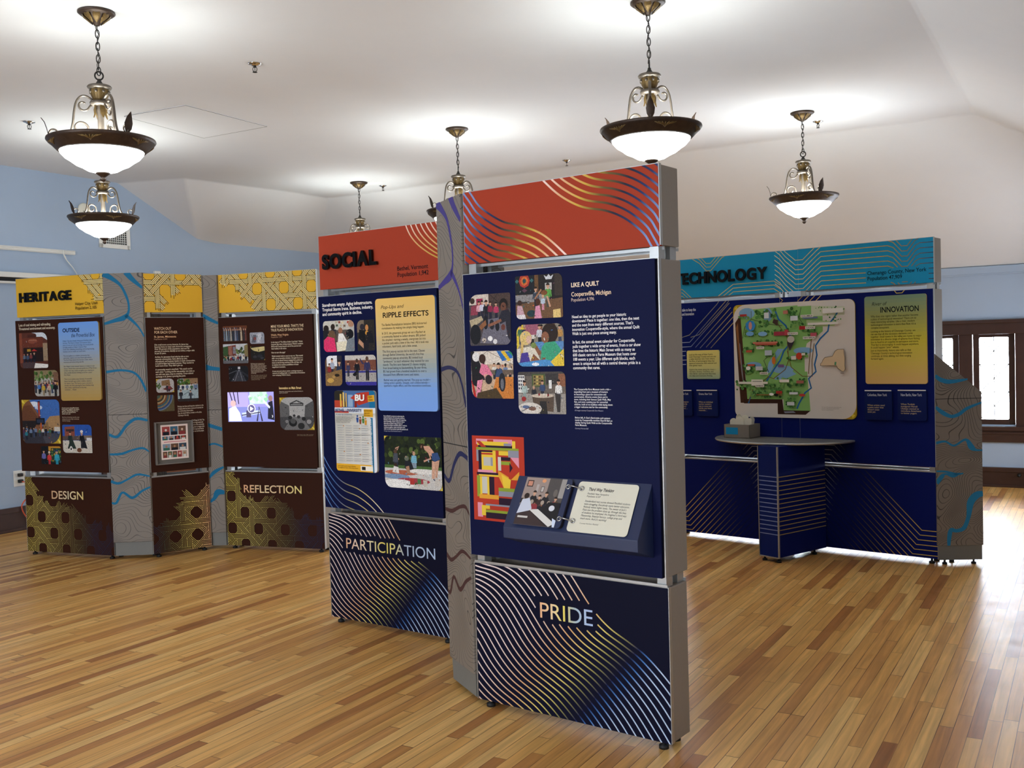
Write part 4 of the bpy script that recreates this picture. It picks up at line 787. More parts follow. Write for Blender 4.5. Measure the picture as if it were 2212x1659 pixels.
def p2(mb, n):
    add_text(mb, 'Pop-Ups and', (0.517, 1.868, 0.69, 1.843), n, '2a2118', 0, 0.25)
    add_text(mb, 'RIPPLE EFFECTS', (0.53, 1.828, 0.867, 1.798), n, '15100c', 0.02)
    add_text(mb, 'The Bethel Revitalization Initiative (BRI) kickstarted\nrevitalization by making one simple thing happen.', (0.518, 1.766, 0.851, 1.73), n, '2c261c', 0.004)
    add_text(mb, 'In 2013, the grassroots group set out a flipchart at\na community festival to collect dreams. BRI picked\nthe simplest—turning a weedy, overgrown lot into\na pocket park with a view of the river. All it took was\nvolunteers, hand tools, and a little sweat.', (0.518, 1.719, 0.861, 1.63), n, '2c281f', 0.004)
    add_text(mb, 'This first pop-up success led to the next. Classes\nthrough Bethel University, the world’s first free\ncommunity pop-up university. BU invited local\n“professors” to teach whatever they wanted for one\nmonth. The first term featured 21 classes ranging\nfrom bread baking to blacksmithing. By year three,\nBU had grown from a hundred students to over a\nthousand from different towns and states.', (0.519, 1.617, 0.857, 1.474), n, '26293a', 0.004)
    add_text(mb, 'Bethel was just getting started. The pop-up model—\ntaking action quickly, cheaply, and collaboratively—\nsparked a ripple effect, and the innovation continues.', (0.521, 1.456, 0.87, 1.41), n, '222c4a', 0.004)
plaque(bd, fr, (0.474, 1.907, 0.914, 1.278), BODY, [(0, 'e6bb66'), (0.3, 'd9bc7c'), (0.62, '9aa8a8'), (0.8, '7ea6e0'), (1, '7ba4e6')], 0.02, 0.014, p2)
def poster(mb, n):
    R_ = (0.121, 1.39, 0.448, 0.922); A = Art(mb, R_, n - 0.0004, rrect(*R_, 0.018))
    A.do([('r', 0, 0, 1, 1, 'efece2'), ('r', 0, 0, 1, .21, '4a6a9a'), ('p', '2c2a24', 0, 0, .22, 0, .3, .2, 0, .21), ('r', 0, .12, .2, .21, 'b8442f'), ('r', .14, .04, .18, .2, 'd9b048'), ('r', .21, .02, .25, .2, 'e0c070'), ('r', .28, .03, .31, .2, 'c9a048'), ('r', .34, .05, .46, .2, '8fa8c4'), ('p', 'b83a2a', .4, .09, .56, .03, .9, .01, .84, .14, .6, .18, .52, .12), ('p', '8a2a20', .5, .12, .56, .12, .56, .2, .5, .21), ('r', .86, 0, 1, .21, '1d6f9a'), ('p', 'e0a92e', .82, .06, .98, .05, .99, .13, .83, .135), ('r', 0, .21, 1, .275, 'dfe3e8'), ('r', .0, .25, .35, .275, 'c04a3a'), ('r', .72, .225, .94, .32, 'e0a92e'), ('r', .87, .33, .93, 1, '1d7096'), ('r', .93, .33, 1, 1, 'e3e6ea'), ('r', 0, .91, .9, 1, 'e0a92e'), ('r', .6, .925, .9, .985, 'efe9d8'), ('r', .63, .935, .72, .975, '2a2620')])
    for x, y, c in ((.56, .34, '2a4a8a'), (.63, .36, '8a4a2a'), (.7, .35, '4a7a3a'), (.76, .37, 'c98a2a')): A.do([('e', x, y - .028, .02, .012, c), ('p', c, x - .03, y - .01, x + .03, y - .01, x + .02, y + .05, x - .02, y + .05)])
    for c in range(4):
        for r in range(16):
            y = .43 + r * .029; x = .06 + c * .2
            A.do([('r', x, y, x + .16, y + .003, '8a8a90'), ('r', x, y + .007, x + .10 + .05 * ((r * 7 + c * 3) % 4) / 4, y + .009, 'a8a8ae')])
            if (r * 5 + c * 3) % 11 == 0: A.do([('e', x + .15, y + .008, .018, .006, 'c07a30')])
    f = lambda x0, y0, x1, y1: (R_[0] + x0 * .327, R_[1] - y0 * .468, R_[0] + x1 * .327, R_[1] - y1 * .468)
    n2 = n + 0.0055
    add_text(mb, 'BU', f(.53, .045, .76, .125), n2, 'f2eee6', 0.04); add_text(mb, 'BETHEL UNIVERSITY', f(.03, .222, .68, .262), n2, '1d3a6a', 0.02)
    add_text(mb, 'A pop-up university', f(.04, .285, .45, .308), n2, '3a6a9a', 0); add_text(mb, 'Free classes taught by local people in March.\nAnyone can teach and anyone can learn,\nfrom bread baking to blacksmithing.\nSign up online or at the library, and\nremember, bring a friend to class!', f(.04, .318, .5, .4), n2, '3a3a40', 0.0)
    add_text(mb, 'bethelunivsityvt.wordpress.com', f(.878, .34, .922, .92), n2, 'eef2f4', 0.02, turn=True)
    add_text(mb, 'REGISTRATION\nbegins online\nMarch classes', f(.74, .235, .92, .31), n2, '5a3a10'); add_text(mb, 'NEW\nclasses', f(.85, .065, .96, .12), n2, '5a3a10')
    add_text(mb, 'Join us all month long in Bethel,\nas neighbors share what they know', f(.05, .93, .55, .97), n2, '5a3a10')
plaque(bd, fr, (0.121, 1.39, 0.448, 0.922), BODY, [(0, 'efece2'), (1, 'efece2')], 0.018, 0.014, poster, 'poster_board', 'white course poster with an orange top')
mb = front_panel(fr, 0.006, W, lev[5], lev[4], 0, '0a0c22')
kick_waves(mb, (0.006, lev[4], W, lev[5]), 0.945, 0.0004, [(0.115, 0.545, 0.86, 0.435)])
add_text(mb, 'PARTICIPATION', (0.146, 0.52, 0.834, 0.458), 0.0012, lambda a, z: foil(stops((a - .14) / .69, [(0, 'e9b68c'), (.12, 'eed3bd'), (.3, 'e6dcb4'), (.45, 'e4d25e'), (.58, 'dcd492'), (.68, 'a9b8cc'), (1, 'b9cdea')])), 0.0)
mb.build('kick_panel', M['print'], KS)
# ---- front wing
fr = frame_of(-0.193, 4.468, -37.19); W = 0.976; lev = (2.3, 1.984, 1.936, 0.692, 0.651, 0.034)
carcass(KS, fr, 0, W, lev)
mb = front_panel(fr, 0, W, lev[1], lev[0], 0, ORG_RED)
HW = [(0, '7c93bd'), (.18, '2f3a5e'), (.34, '2c2e3a'), (.5, '6b5a34'), (.66, 'c9a548'), (.82, 'd8a878'), (1, 'f0d4c8')]
for ks, b_, s_, dr in ((range(0, 10), [(-0.06, 2.42), (0.039, 2.297), (0.1, 2.224), (0.214, 2.154), (0.307, 2.127), (0.428, 2.076), (0.54, 1.984), (0.60, 1.92)], (-0.013, -0.028), 1), (range(0, 10), [(0.36, 2.38), (0.438, 2.299), (0.522, 2.227), (0.624, 2.172), (0.74, 2.143), (0.825, 2.104), (0.903, 2.042), (0.94, 1.986), (1.0, 1.88)], (0.014, 0.027), -1)):
    band_waves(mb, (0, lev[0], W, lev[1]), b_, s_, ks, 0.0005, (lambda a, z: stops((a + (2.15 - z) * .55) / .62, HW)) if dr == 1 else (lambda a, z: stops(1 - (a + (2.15 - z) * .55 - .36) / .64, HW)), 0.0085)
mb.build('header_panel', M['print'], KS)
mb = front_panel(fr, 0, W - 0.014, lev[3], lev[2], BODY, NAVY); t = BODY + 0.0005
add_text(mb, 'LIKE A QUILT', (0.574, 1.866, 0.708, 1.844), t, 'f0d9bd', 0.025)
add_text(mb, 'Coopersville, Michigan', (0.574, 1.828, 0.763, 1.804), t, 'ecd0b0', 0.015); add_text(mb, 'Population 4,396', (0.573, 1.803, 0.683, 1.785), t, 'd9c0b0')
add_text(mb, 'Need an idea to get people to your historic\ndowntown? Piece it together: one idea, then the next\nand the next from many different sources. That’s\ninnovation Coopersville-style, where the annual Quilt\nWalk is just one piece among many.', (0.573, 1.733, 0.889, 1.648), t, 'f0ece8', 0.015)
add_text(mb, 'In fact, the annual event calendar for Coopersville\npulls together a wide array of events, from a car show\nthat lines the historic Main Street with as many as\n600 classic cars to a Farm Museum that hosts over\n100 events a year. Like different quilt blocks, each\nevent is unique but all with a central theme: pride in a\ncommunity that cares.', (0.573, 1.63, 0.892, 1.508), t, 'f0ece8', 0.015)
add_text(mb, 'The Coopersville Farm Museum took a risk—\nexpanding from just a museum of tractors\nto becoming a space for connection and\nconversation. Diverse events there and in\ntown, including their famous Quilt Walk, May\nFair, and even a petting zoo for nonverbal\nchildren, hold on to tradition while laying down\na bigger welcome mat for the community.', (0.574, 1.434, 0.757, 1.352), t, WHT, 0.012)
add_text(mb, 'All images courtesy Coopersville Farm Museum', (0.575, 1.347, 0.713, 1.339), t, 'a8a8b8', 0, 0.2)
add_text(mb, 'Below left, A Gee’s Bend-style quilt pattern\nmade by Coopersville resident Sherrill Ball on\ndisplay during Quilt Walk at the Coopersville\nFarm Museum.', (0.576, 1.318, 0.754, 1.28), t, WHT, 0.012)
add_text(mb, 'Courtesy Norman Ball', (0.575, 1.273, 0.64, 1.265), t, 'a8a8b8', 0, 0.2)
bd = mb.build('body_panel', M['print'], KS)
photo(bd, fr, (0.032, 1.845, 0.26, 1.622), BODY, [('r', 0, 0, 1, 1, '4a4446'), ('r', 0, 0, .5, .2, 'cdbfb0'), ('r', .48, 0, 1, .3, '4a3a34'), ('l', '2a2220', .012, .5, .0, 1, .4), ('l', '2a2220', .012, .7, .0, .5, .25), ('r', .18, .08, .34, .2, '9a2a4a'), ('e', .08, .12, .06, .06, '3a2a20'), ('p', '8a3a4a', .03, .4, .05, .22, .2, .2, .22, .4), ('h', .24, .16, .035, 'd8a0a8'), ('h', .32, .15, .035, 'c8c8d4'), ('h', .42, .16, .045, '1c1c22'), ('h', .52, .18, .035, '8a2a44'), ('h', .66, .2, .035, 'b03a5a'), ('p', 'b0a080', 0, .5, .3, .42, .34, .5, .05, .66), ('p', '6a6670', .25, .95, .4, .5, .95, .45, 1, 1), ('e', .4, .55, .06, .14, '1a1a20'), ('e', .55, .6, .06, .1, '24242a'), ('e', .68, .64, .05, .09, '1a1a20'), ('e', .82, .66, .05, .06, '6a3a30'), ('e', .14, .78, .13, .2, '17171c'), ('p', '8a5a3a', .24, .62, .4, .5, .42, .6, .28, .7), ('e', .5, .87, .06, .05, 'e8e6e2'), ('e', .62, .93, .05, .05, 'dcd8d4'), ('e', .35, .9, .05, .05, 'c8b8a8'), ('e', .84, .22, .1, .12, '1d1512'), ('e', .84, .27, .07, .09, '6a4230'), ('p', '26242e', .72, .48, .8, .34, .95, .32, 1, .4, 1, .95, .92, .85, .88, .55, .75, .6), ('l', '8a5a44', .055, .78, .52, .6, .58, .46, .62)], (.2, .04, .14, .04))
photo(bd, fr, (0.289, 1.91, 0.531, 1.728), BODY, [('r', 0, 0, 1, 1, '241d1b'), ('r', .0, .0, .4, .42, '1b1d22'), ('e', .2, .12, .12, .16, 'a8382a', 8), ('e', .2, .12, .08, .11, 'cc6a34', 8), ('e', .2, .12, .04, .055, '2a4a4a', 8), ('e', .04, .12, .04, .05, '3a6a6a', 4), ('e', .36, .12, .04, .05, '3a6a6a', 4), ('e', .2, .34, .06, .05, '5a3a4a', 4), ('r', .42, .0, .5, .45, '6a4a2c'), ('p', 'd0d0d0', .62, .02, .68, .06, .72, .0, .76, .06, .82, .02, .78, .12, .66, .12), ('r', .64, .2, .78, .36, 'b8b4ac'), ('r', .84, .0, 1, .5, '3a3028'), ('r', 0, .44, .7, .62, '8a8684'), ('r', 0, .6, .3, .66, '3a3430'), ('p', '6e4f34', 0, .66, 1, .55, 1, 1, 0, 1), ('h', .44, .32, .05, '3a4450', '22222a'), ('l', 'a87858', .03, .42, .55, .56, .34), ('h', .7, .26, .055, '5a9a48', '4a4a44'), ('e', .62, .42, .07, .06, '7a4a28'), ('l', 'c99a7c', .035, .68, .5, .74, .75), ('h', .59, .5, .035, 'b8c4d0', 'd08a9a', 'c8a878'), ('e', .09, .62, .05, .06, '3a241a'), ('p', 'c8a0a8', .02, .95, .04, .68, .14, .7, .2, .95), ('p', 'e0d8d8', .02, .9, .2, .9, .22, 1, .02, 1), ('e', .34, .88, .1, .08, '223a40'), ('e', .48, .62, .05, .08, '4a2a1c'), ('p', 'd890a8', .4, 1, .43, .72, .52, .7, .56, 1), ('p', 'e0c078', .8, .82, .95, .8, .96, 1, .8, 1)], (.04, .14, .04, .14))
photo(bd, fr, (0.289, 1.704, 0.531, 1.527), BODY, [('r', 0, 0, 1, 1, '8a8070'), ('p', 'dcc03a', 0, 0, .28, 0, .05, .5, 0, .6), ('c', .06, 7, .05, 42), ('r', .2, .0, .5, .25, '9a5a6a'), ('h', .5, .06, .05, 'c8c8cc', '1a1a20'), ('r', .4, .42, 1, .62, '5a88b8'), ('p', 'd9d0bc', 0, .58, .4, .5, .5, .85, 0, .9), ('e', .2, .32, .13, .17, 'd9bc78'), ('p', 'cfae6a', .1, .4, .16, .38, .12, .85, .06, .9), ('e', .27, .36, .06, .1, 'd8b098'), ('p', '4a3a8a', .05, .95, .1, .68, .24, .66, .3, .95), ('e', .72, .22, .17, .24, '2c1d14'), ('e', .62, .32, .08, .14, '8a5a40'), ('p', '3f9e78', .5, .95, .54, .55, .62, .44, .82, .42, .95, .62, .9, .98), ('p', '8a5a40', .3, .85, .36, .7, .5, .86, .62, .78, .6, .9, .4, .98), ('l', '8a5a40', .07, .5, .72, .42, .55, .38, .5), ('e', .37, .5, .06, .07, '7a8a4a'), ('p', '4f8ec4', 0, .92, .6, .84, 1, .92, 1, 1, 0, 1), ('e', .4, .95, .08, .04, 'e8eef2'), ('p', 'e0c040', .72, .9, 1, .6, 1, 1, .8, 1), ('l', 'e8e4d8', .012, .9, .7, 1, .8)], (.2, .2, .02, .2), gold=False)
photo(bd, fr, (0.033, 1.597, 0.266, 1.39), BODY, [('r', 0, 0, 1, 1, 'c8a88a'), ('r', 0, .0, 1, .28, 'd9cdbd'), ('l', '8a7a68', .012, .0, .28, .4, .0, 1, .3), ('p', '2a6ab0', .62, .0, .95, .02, 1, .15, .75, .22), ('p', 'e0b830', .72, .02, .8, .0, .95, .2, .88, .22), ('p', '2f8a5a', .88, .02, 1, .0, 1, .12), ('c', .3, 8, .035, 12), ('r', .3, .4, 1, .5, '6a5a4c'), ('h', .66, .3, .05, '20222c', '2a3448'), ('p', '3a4a6a', .58, .56, .62, .38, .74, .38, .78, .56), ('p', '1b181c', 0, 0, .08, .0, .22, .25, .3, .55, .12, .75, .02, .7), ('e', .13, .12, .09, .1, 'e2ded8'), ('e', .28, .16, .08, .1, '3a241a'), ('p', 'dd7a94', .2, .45, .26, .26, .4, .3, .52, .5, .4, .6), ('p', 'd8a090', .3, .5, .4, .48, .46, .68, .34, .6), ('p', 'e08aa0', .1, .95, .15, .62, .28, .6, .2, .98), ('p', 'c87a34', .5, .9, .6, .55, 1, .55, 1, 1, .6, 1), ('e', .74, .66, .08, .2, '22242a'), ('e', .74, .7, .04, .12, '6a6a70'), ('p', '4a3a22', .15, .88, .6, .78, .75, 1, .12, 1), ('e', .42, .6, .08, .1, '2a2224'), ('p', 'c02a24', 0, .6, .05, .7, .12, 1, .06, 1)], (.02, .14, .02, .2))
photo(bd, fr, (0.29, 1.504, 0.534, 1.327), BODY, [('r', 0, 0, 1, 1, '6a6056'), ('r', 0, 0, 1, .1, '4a4440'), ('r', .0, .08, .14, .5, 'dcd8d0')] + [('r', .01 + .045 * i, .1 + .09 * j, .035 + .045 * i, .15 + .09 * j, '2a2a3a') for i in range(3) for j in range(4)] + [('r', .3, .05, .58, .36, '4a5a34'), ('r', .33, .08, .55, .33, '8a7a4a')] + [('e', .36 + .055 * i, .12 + .08 * j, .018, .025, c) for i, c in ((0, '3a2a1a'), (1, 'c8a860'), (2, '5a3a24'), (3, 'b08a40')) for j in range(3)] + [('r', .6, .05, .85, .3, '3a3634'), ('r', .86, .05, 1, .35, '8a5a40'), ('r', .0, .52, 1, 1, '9a9288'), ('h', .14, .26, .05, 'a8b8b0', '8a9a94'), ('h', .52, .24, .045, '3a4a6a'), ('h', .34, .36, .04, '2a2a30', '222', 'a08a6a'), ('h', .86, .24, .055, 'e0ddd6', '5a5a60'), ('p', '5a4a3c', .3, .58, .76, .56, .74, .95, .34, .9), ('e', .52, .57, .24, .05, 'c9b8a4'), ('e', .45, .54, .02, .03, '8a2a2a'), ('e', .55, .54, .02, .03, 'd8d0c0'), ('e', .64, .55, .02, .03, '8a2a2a'), ('p', '2a2624', .46, .7, .6, .7, .62, 1, .46, 1), ('p', '3a3430', .78, .5, .9, .55, .88, .95, .82, .95), ('e', .24, .88, .26, .15, 'd4ccc0'), ('e', .16, .84, .08, .04, '5a6a8a'), ('e', .3, .88, .08, .05, '7a5a4a'), ('e', .12, .65, .05, .06, '9a2a2a'), ('l', '4a4a50', .012, .06, .95, .3, .82), ('r', .66, .2, .72, .4, 'e0ded8')], (.04, .14, .02, .2))
Q = lambda x0, y0, x1, y1, c: ('r', x0, y0, x1, y1, c)
RD, YQ, GQ, PQ, DQ, GR, OQ = 'b23a28', 'e0bd3c', '8a9a34', 'd98fa0', '2c1c2c', '8a8a94', 'd99a34'
photo(bd, fr, (0.025, 1.225, 0.311, 0.851), BODY, [Q(0, 0, 1, 1, RD), Q(.08, .035, .78, .1, PQ), Q(.3, .04, .42, .07, RD), Q(.1, .065, .7, .11, YQ), Q(.62, .08, .76, .11, GR), Q(.12, .11, .8, .135, DQ), Q(.78, .05, .84, .15, YQ), ('p', RD, .08, .06, .16, .06, .28, .13, .18, .13), Q(.08, .135, .9, .165, GQ), Q(.08, .165, .14, .3, GR), Q(.12, .17, .46, .42, DQ), Q(.18, .19, .44, .4, YQ), Q(.18, .2, .4, .22, RD), Q(.2, .225, .4, .38, YQ), Q(.22, .25, .36, .35, 'b8b4a8'), Q(.36, .25, .4, .35, GR), Q(.1, .4, .48, .43, PQ), Q(.4, .17, .46, .42, YQ), Q(.46, .17, .52, .46, RD), Q(.52, .17, .7, .22, YQ), Q(.7, .16, .9, .24, GR), Q(.5, .24, .56, .4, 'c8c4b8'), Q(.56, .24, .74, .28, DQ), Q(.56, .29, .74, .33, GQ), Q(.56, .33, .74, .4, RD), ('p', PQ, .74, .24, .9, .24, .9, .36), ('p', RD, .72, .27, .9, .38, .74, .47, .72, .4, .82, .37), ('p', DQ, .72, .3, .78, .36, .72, .42), ('p', OQ, .9, .4, .9, .5, .74, .5), Q(.08, .43, .5, .46, DQ), Q(.12, .455, .6, .475, YQ), ('p', OQ, .5, .4, .7, .47, .72, .6, .6, .6, .5, .46), ('p', YQ, .56, .44, .74, .5, .72, .6, .6, .6), Q(.08, .47, .14, .72, GQ), Q(.16, .48, .3, .68, 'c0bcae'), Q(.14, .48, .18, .7, YQ), Q(.28, .48, .32, .7, YQ), Q(.32, .48, .42, .7, DQ), Q(.42, .5, .5, .72, RD), Q(.5, .6, .9, .64, GQ), Q(.5, .64, .8, .7, GR), Q(.12, .69, .5, .74, OQ), Q(.5, .72, .9, .8, DQ), Q(.08, .79, .18, .96, PQ), Q(.16, .82, .32, .86, YQ), Q(.16, .82, .24, .94, YQ), Q(.24, .8, .8, .82, GR), Q(.24, .87, .85, .9, GQ), Q(.24, .9, .8, .97, DQ), Q(.08, .74, .5, .79, RD)], (0,) * 4, RD, mat='print', name='quilt_print', label='patchwork quilt picture with red border')
mb = front_panel(fr, 0.006, W, lev[5], lev[4], 0, '0a0c22')
kick_waves(mb, (0.006, lev[4], W, lev[5]), 1.0, 0.0004, [(0.335, 0.545, 0.645, 0.432)])
add_text(mb, 'PRIDE', (0.359, 0.518, 0.625, 0.452), 0.0012, lambda a, z: foil(stops((a - .36) / .26, [(0, 'eab78d'), (.28, 'f0d8a8'), (.48, 'e6d660'), (.68, 'a9bcc8'), (1, 'b4c8ec')])), 0.0)
mb.build('kick_panel', M['print'], KS)
# lectern shelf with a ring-bound flip book
A0, A1 = 0.280, 0.928; ZT, ZF, NF = 1.061, 0.858, 0.14
mb = MB(fr)
sec = [(BODY, ZT), (NF, ZF), (NF, 0.812), (BODY, 0.77)]
i0 = [mb.P((A0, n, z)) for n, z in sec]; i1 = [mb.P((A1, n, z)) for n, z in sec]
mb.face(i0); mb.face(i1[::-1])
for k in range(4): mb.face([i0[k], i0[(k + 1) % 4], i1[(k + 1) % 4], i1[k]][::-1])
rail = mb.build('lectern_shelf', M['navybox'], KS, bevel=0.002)
sl = Vector((NF - BODY, ZF - ZT)); SL = sl.length; sl /= SL; up = Vector((-sl.y, sl.x))     # (n,z) along the slope and out of it
FL = lambda a, t, h: (a, BODY + sl.x * t + up.x * h, ZT + sl.y * t + up.y * h)
def slope_fr(h0): return lambda a, n, z: fr(*FL(a, -z, n + h0))                                # z = minus distance down the slope
def page(rect, h, th, col, paint, name, label):
    mb = MB(slope_fr(h)); mb.slab(rrect(*rect, 0.016), (0, th), col); paint(mb, th + 0.0004); return tag(mb.build(name, M['gloss'], rail), label)
def left_page(mb, n):
    R_ = (0.340, -0.012, 0.545, -0.224)
    Art(mb, R_, n, rrect(*R_, 0)).do([('r', 0, 0, 1, 1, '8a7a70'), ('r', 0, 0, .75, .45, '9c8a80'), ('r', .58, .0, 1, .6, '4f4a48'), ('r', .05, .06, .2, .2, '3a2a26'), ('r', .07, .08, .18, .18, 'c88a70'), ('r', .42, .18, .5, .3, '2a2422'), ('r', .43, .19, .49, .29, 'b8b0a8'), ('e', .45, .06, .05, .04, 'e09a6a'), ('r', .3, .14, .36, .3, 'b0a49c'), ('r', .88, .0, 1, .4, '9a948e'), ('e', .8, .3, .05, .08, '6a625c'), ('r', .0, .45, .7, .55, '2c2422'), ('h', .3, .32, .045, '1a1a20'), ('h', .6, .33, .045, '1a1a20'), ('h', .45, .4, .04, '3a2a28'), ('h', .85, .42, .04, '8a3a3a'), ('c', .5, 6, .045, 9), ('r', .0, .7, 1, 1, '241f20'), ('p', 'c8ccd8', .0, .78, .05, .48, .22, .44, .34, .66, .2, .78), ('e', .13, .4, .06, .06, '2a1c16'), ('p', '18181c', .55, .72, .7, .5, 1, .5, 1, .9), ('e', .82, .62, .07, .06, 'd8d8dc'), ('p', 'd8d4cc', .28, .68, .5, .66, .98, .92, .86, 1), ('p', '3a2c2c', .0, .78, .3, .7, .8, 1, 0, 1), ('p', 'cfd8ea', .9, .82, 1, .86, 1, 1, .95, 1), ('r', .05, .82, .3, .86, 'c8c4bc')])
page((0.315, -0.010, 0.572, -0.226), 0.014, 0.0012, '27304e', left_page, 'flip_page', 'left page with a meeting photo')
def right_page(mb, n):
    add_text(mb, 'Third Way Thinking', (0.652, -0.036, 0.771, -0.054), n, '20242c', 0.02, 0.15)
    add_text(mb, 'Pittsfield, New Hampshire\nPopulation 4,107', (0.651, -0.058, 0.752, -0.080), n, '5a5a58', 0, 0.2)
    add_text(mb, 'Standardized test scores showed Pittsfield students\nwere struggling. Everybody wants better education.\nNobody wants higher taxes. The owner of Jack’s\nPizza saw the problem close up, through the lives\nof students he employed. He imagined a third way:\nMentorship, financial literacy, college prep and\nmuch more. And it’s working!', (0.649, -0.090, 0.859, -0.176), n, '3a3d40', 0.0, 0.15)
    add_text(mb, 'Courtesy Northern Pittsfield', (0.652, -0.187, 0.74, -0.195), n, '77756e', 0, 0.2)
page((0.598, -0.011, 0.879, -0.229), 0.004, 0.0012, 'dcd7c2', right_page, 'flip_page', 'cream text page of the flip book')
mb = MB(slope_fr(0)); mb.slab(rrect(0.33, -0.014, 0.575, -0.222, 0.014), (0.0, 0.013), '191419'); mb.build('page_stack', M['gloss'], rail)
for tt in (0.043, 0.184):
    mb = MB(lambda a, n, z: fr(*FL(a, z, n))); pts = [(0.557 + 0.062 * k / 12, 0.006 + 0.022 * math.sin(math.pi * k / 12) + 0.008 * (1 - k / 12), tt + 0.004 * k / 12) for k in range(13)]
    mb.tube(pts, 0.003, 8); mb.build('binder_ring', M['steel'], rail)
    for aa, hh in ((0.557, 0.0156), (0.619, 0.0056)):
        mb = MB(lambda a, n, z: fr(*FL(a, z, n))); mb.tube([(aa + 0.009 * math.cos(k * math.pi / 8), hh, tt + 0.009 * math.sin(k * math.pi / 8)) for k in range(16)], 0.0028, 6, closed=True); mb.build('eyelet', M['steel'], rail)
VIO = '453c80'; MRN = '4a3230'
pillar(KS, (-0.334, 4.752), (-0.208, 4.474), [(-0.02, 4.56), (-0.20, 5.36), (-0.372, 5.40)], [2.299] * 5, RIVERS, lambda z: VIO if z > 1.6 else ('2c2f52' if z > 0.92 and z < 1.6 else MRN))

# ================================================================ TECHNOLOGY kiosk
KT = empty('exhibit_kiosk', (2.2, 7.7, 0), 'wide blue TECHNOLOGY display kiosk with an illustrated county map and a half-round counter at right', 'exhibit kiosk')
fr = frame_of(1.413, 8.359, -40.95); A0, W = -0.1, 2.054; lev = (2.302, 1.986, 1.943, 0.691, 0.65, 0.039); TEAL = '259bca'
S1, S2 = 0.903, 1.052
for a0, a1 in ((A0, S1), (S2, W)): carcass(KT, fr, a0, a1, lev)
GT = [(0, 'e9dcb4'), (.4, 'd9b45e'), (.75, 'c89a48'), (1, '3f4f6a')]
def zig(mb, rect, pts, dz, ks, n, col, avoid=(), wd=0.0055, dx=0.0):
    out = rrect(*rect, 0)
    for k in ks:
        ln = []
        P = [(a + dx * k, z + dz * k) for a, z in pts]
        for p, q in zip(P, P[1:]):
            m = max(1, int(math.hypot(q[0] - p[0], q[1] - p[1]) / 0.02)); ln += [(p[0] + (q[0] - p[0]) * i / m, p[1] + (q[1] - p[1]) * i / m) for i in range(m)]
        add_ribbon(mb, ln + [P[-1]], wd, n, col, out, avoid)
for nm, x0, x1 in (('left', A0, S1), ('mid', S1, S2), ('right', S2, W)):
    mb = front_panel(fr, x0 + 0.0008, x1 - 0.0008, lev[1], lev[0], 0, TEAL); R_ = (x0, lev[0], x1, lev[1])
    zig(mb, R_, [(0.86, 2.345), (0.902, 2.312), (0.95, 2.255), (1.03, 2.185), (1.09, 2.185), (1.20, 2.28), (1.235, 2.306), (1.735, 2.306), (1.775, 2.29), (1.835, 2.222), (1.875, 2.222), (1.93, 2.29), (1.96, 2.306), (2.06, 2.306)], -0.0365, range(-1, 9), 0.0005, lambda a, z: stops((a - .85) / 1.2, GT), [(1.575, 2.105, 2.02, 2.005)] if nm == 'right' else ())
    if nm == 'left':
        zig(mb, R_, [(0.12, 2.31), (0.2, 2.26), (0.26, 2.196), (0.30, 2.196), (0.40, 2.29), (0.44, 2.31)], 0.03, range(0, 3), 0.0005, 'd0b468')
        zig(mb, R_, [(0.34, 1.97), (0.5, 2.072), (0.85, 2.075), (0.92, 2.03)], -0.03, range(0, 3), 0.0005, 'dcc27c'); zig(mb, R_, [(-0.2, 2.055), (0.03, 2.06), (0.12, 1.98)], -0.028, range(0, 3), 0.0005, 'c9b070')
    if nm == 'right': add_text(mb, 'Chenango County, New York\nPopulation 47,909', (1.586, 2.096, 2.006, 2.02), 0.0012, '0e2430', 0.01)
    hd = mb.build('header_panel', M['print'], KT)
    if nm == 'left': hard_letters(hd, fr, 'TECHNOLOGY', (-0.038, 2.192, 0.803, 2.095), 0.005, 0.014)
LT = [(0, 'cdd6e8'), (.18, 'a9b0c4'), (.30, '1c2450'), (.45, '161d48'), (.62, '6a5f3a'), (.8, 'c9a94e'), (1, 'e0c060')]
def tk_col(a, z): return stops((abs(a - 0.977) + (.35 - z) * .25) / 1.05, LT)
def techlines(mb, rect, n, avoid=()):
    for sgn in (1, -1):
        out = rrect(*rect, 0)
        for k in range(-13, 8):
            z0 = 0.605 + 0.0352 * k; c = 1.242 + 0.0135 * k; zr = 0.199 - 0.035 * (6 - k); cr = c + (z0 - zr) / 1.01
            P = [(1.06, z0), (c, z0), (cr, zr), (2.06, zr)]
            if sgn < 0: P = [(1.954 - a, z) for a, z in P]
            ln = []
            for p, q in zip(P, P[1:]):
                m = max(1, int(math.hypot(q[0] - p[0], q[1] - p[1]) / 0.03)); ln += [(p[0] + (q[0] - p[0]) * i / m, p[1] + (q[1] - p[1]) * i / m) for i in range(m)]
            add_ribbon(mb, ln + [P[-1]], 0.005, n, tk_col, out, avoid)
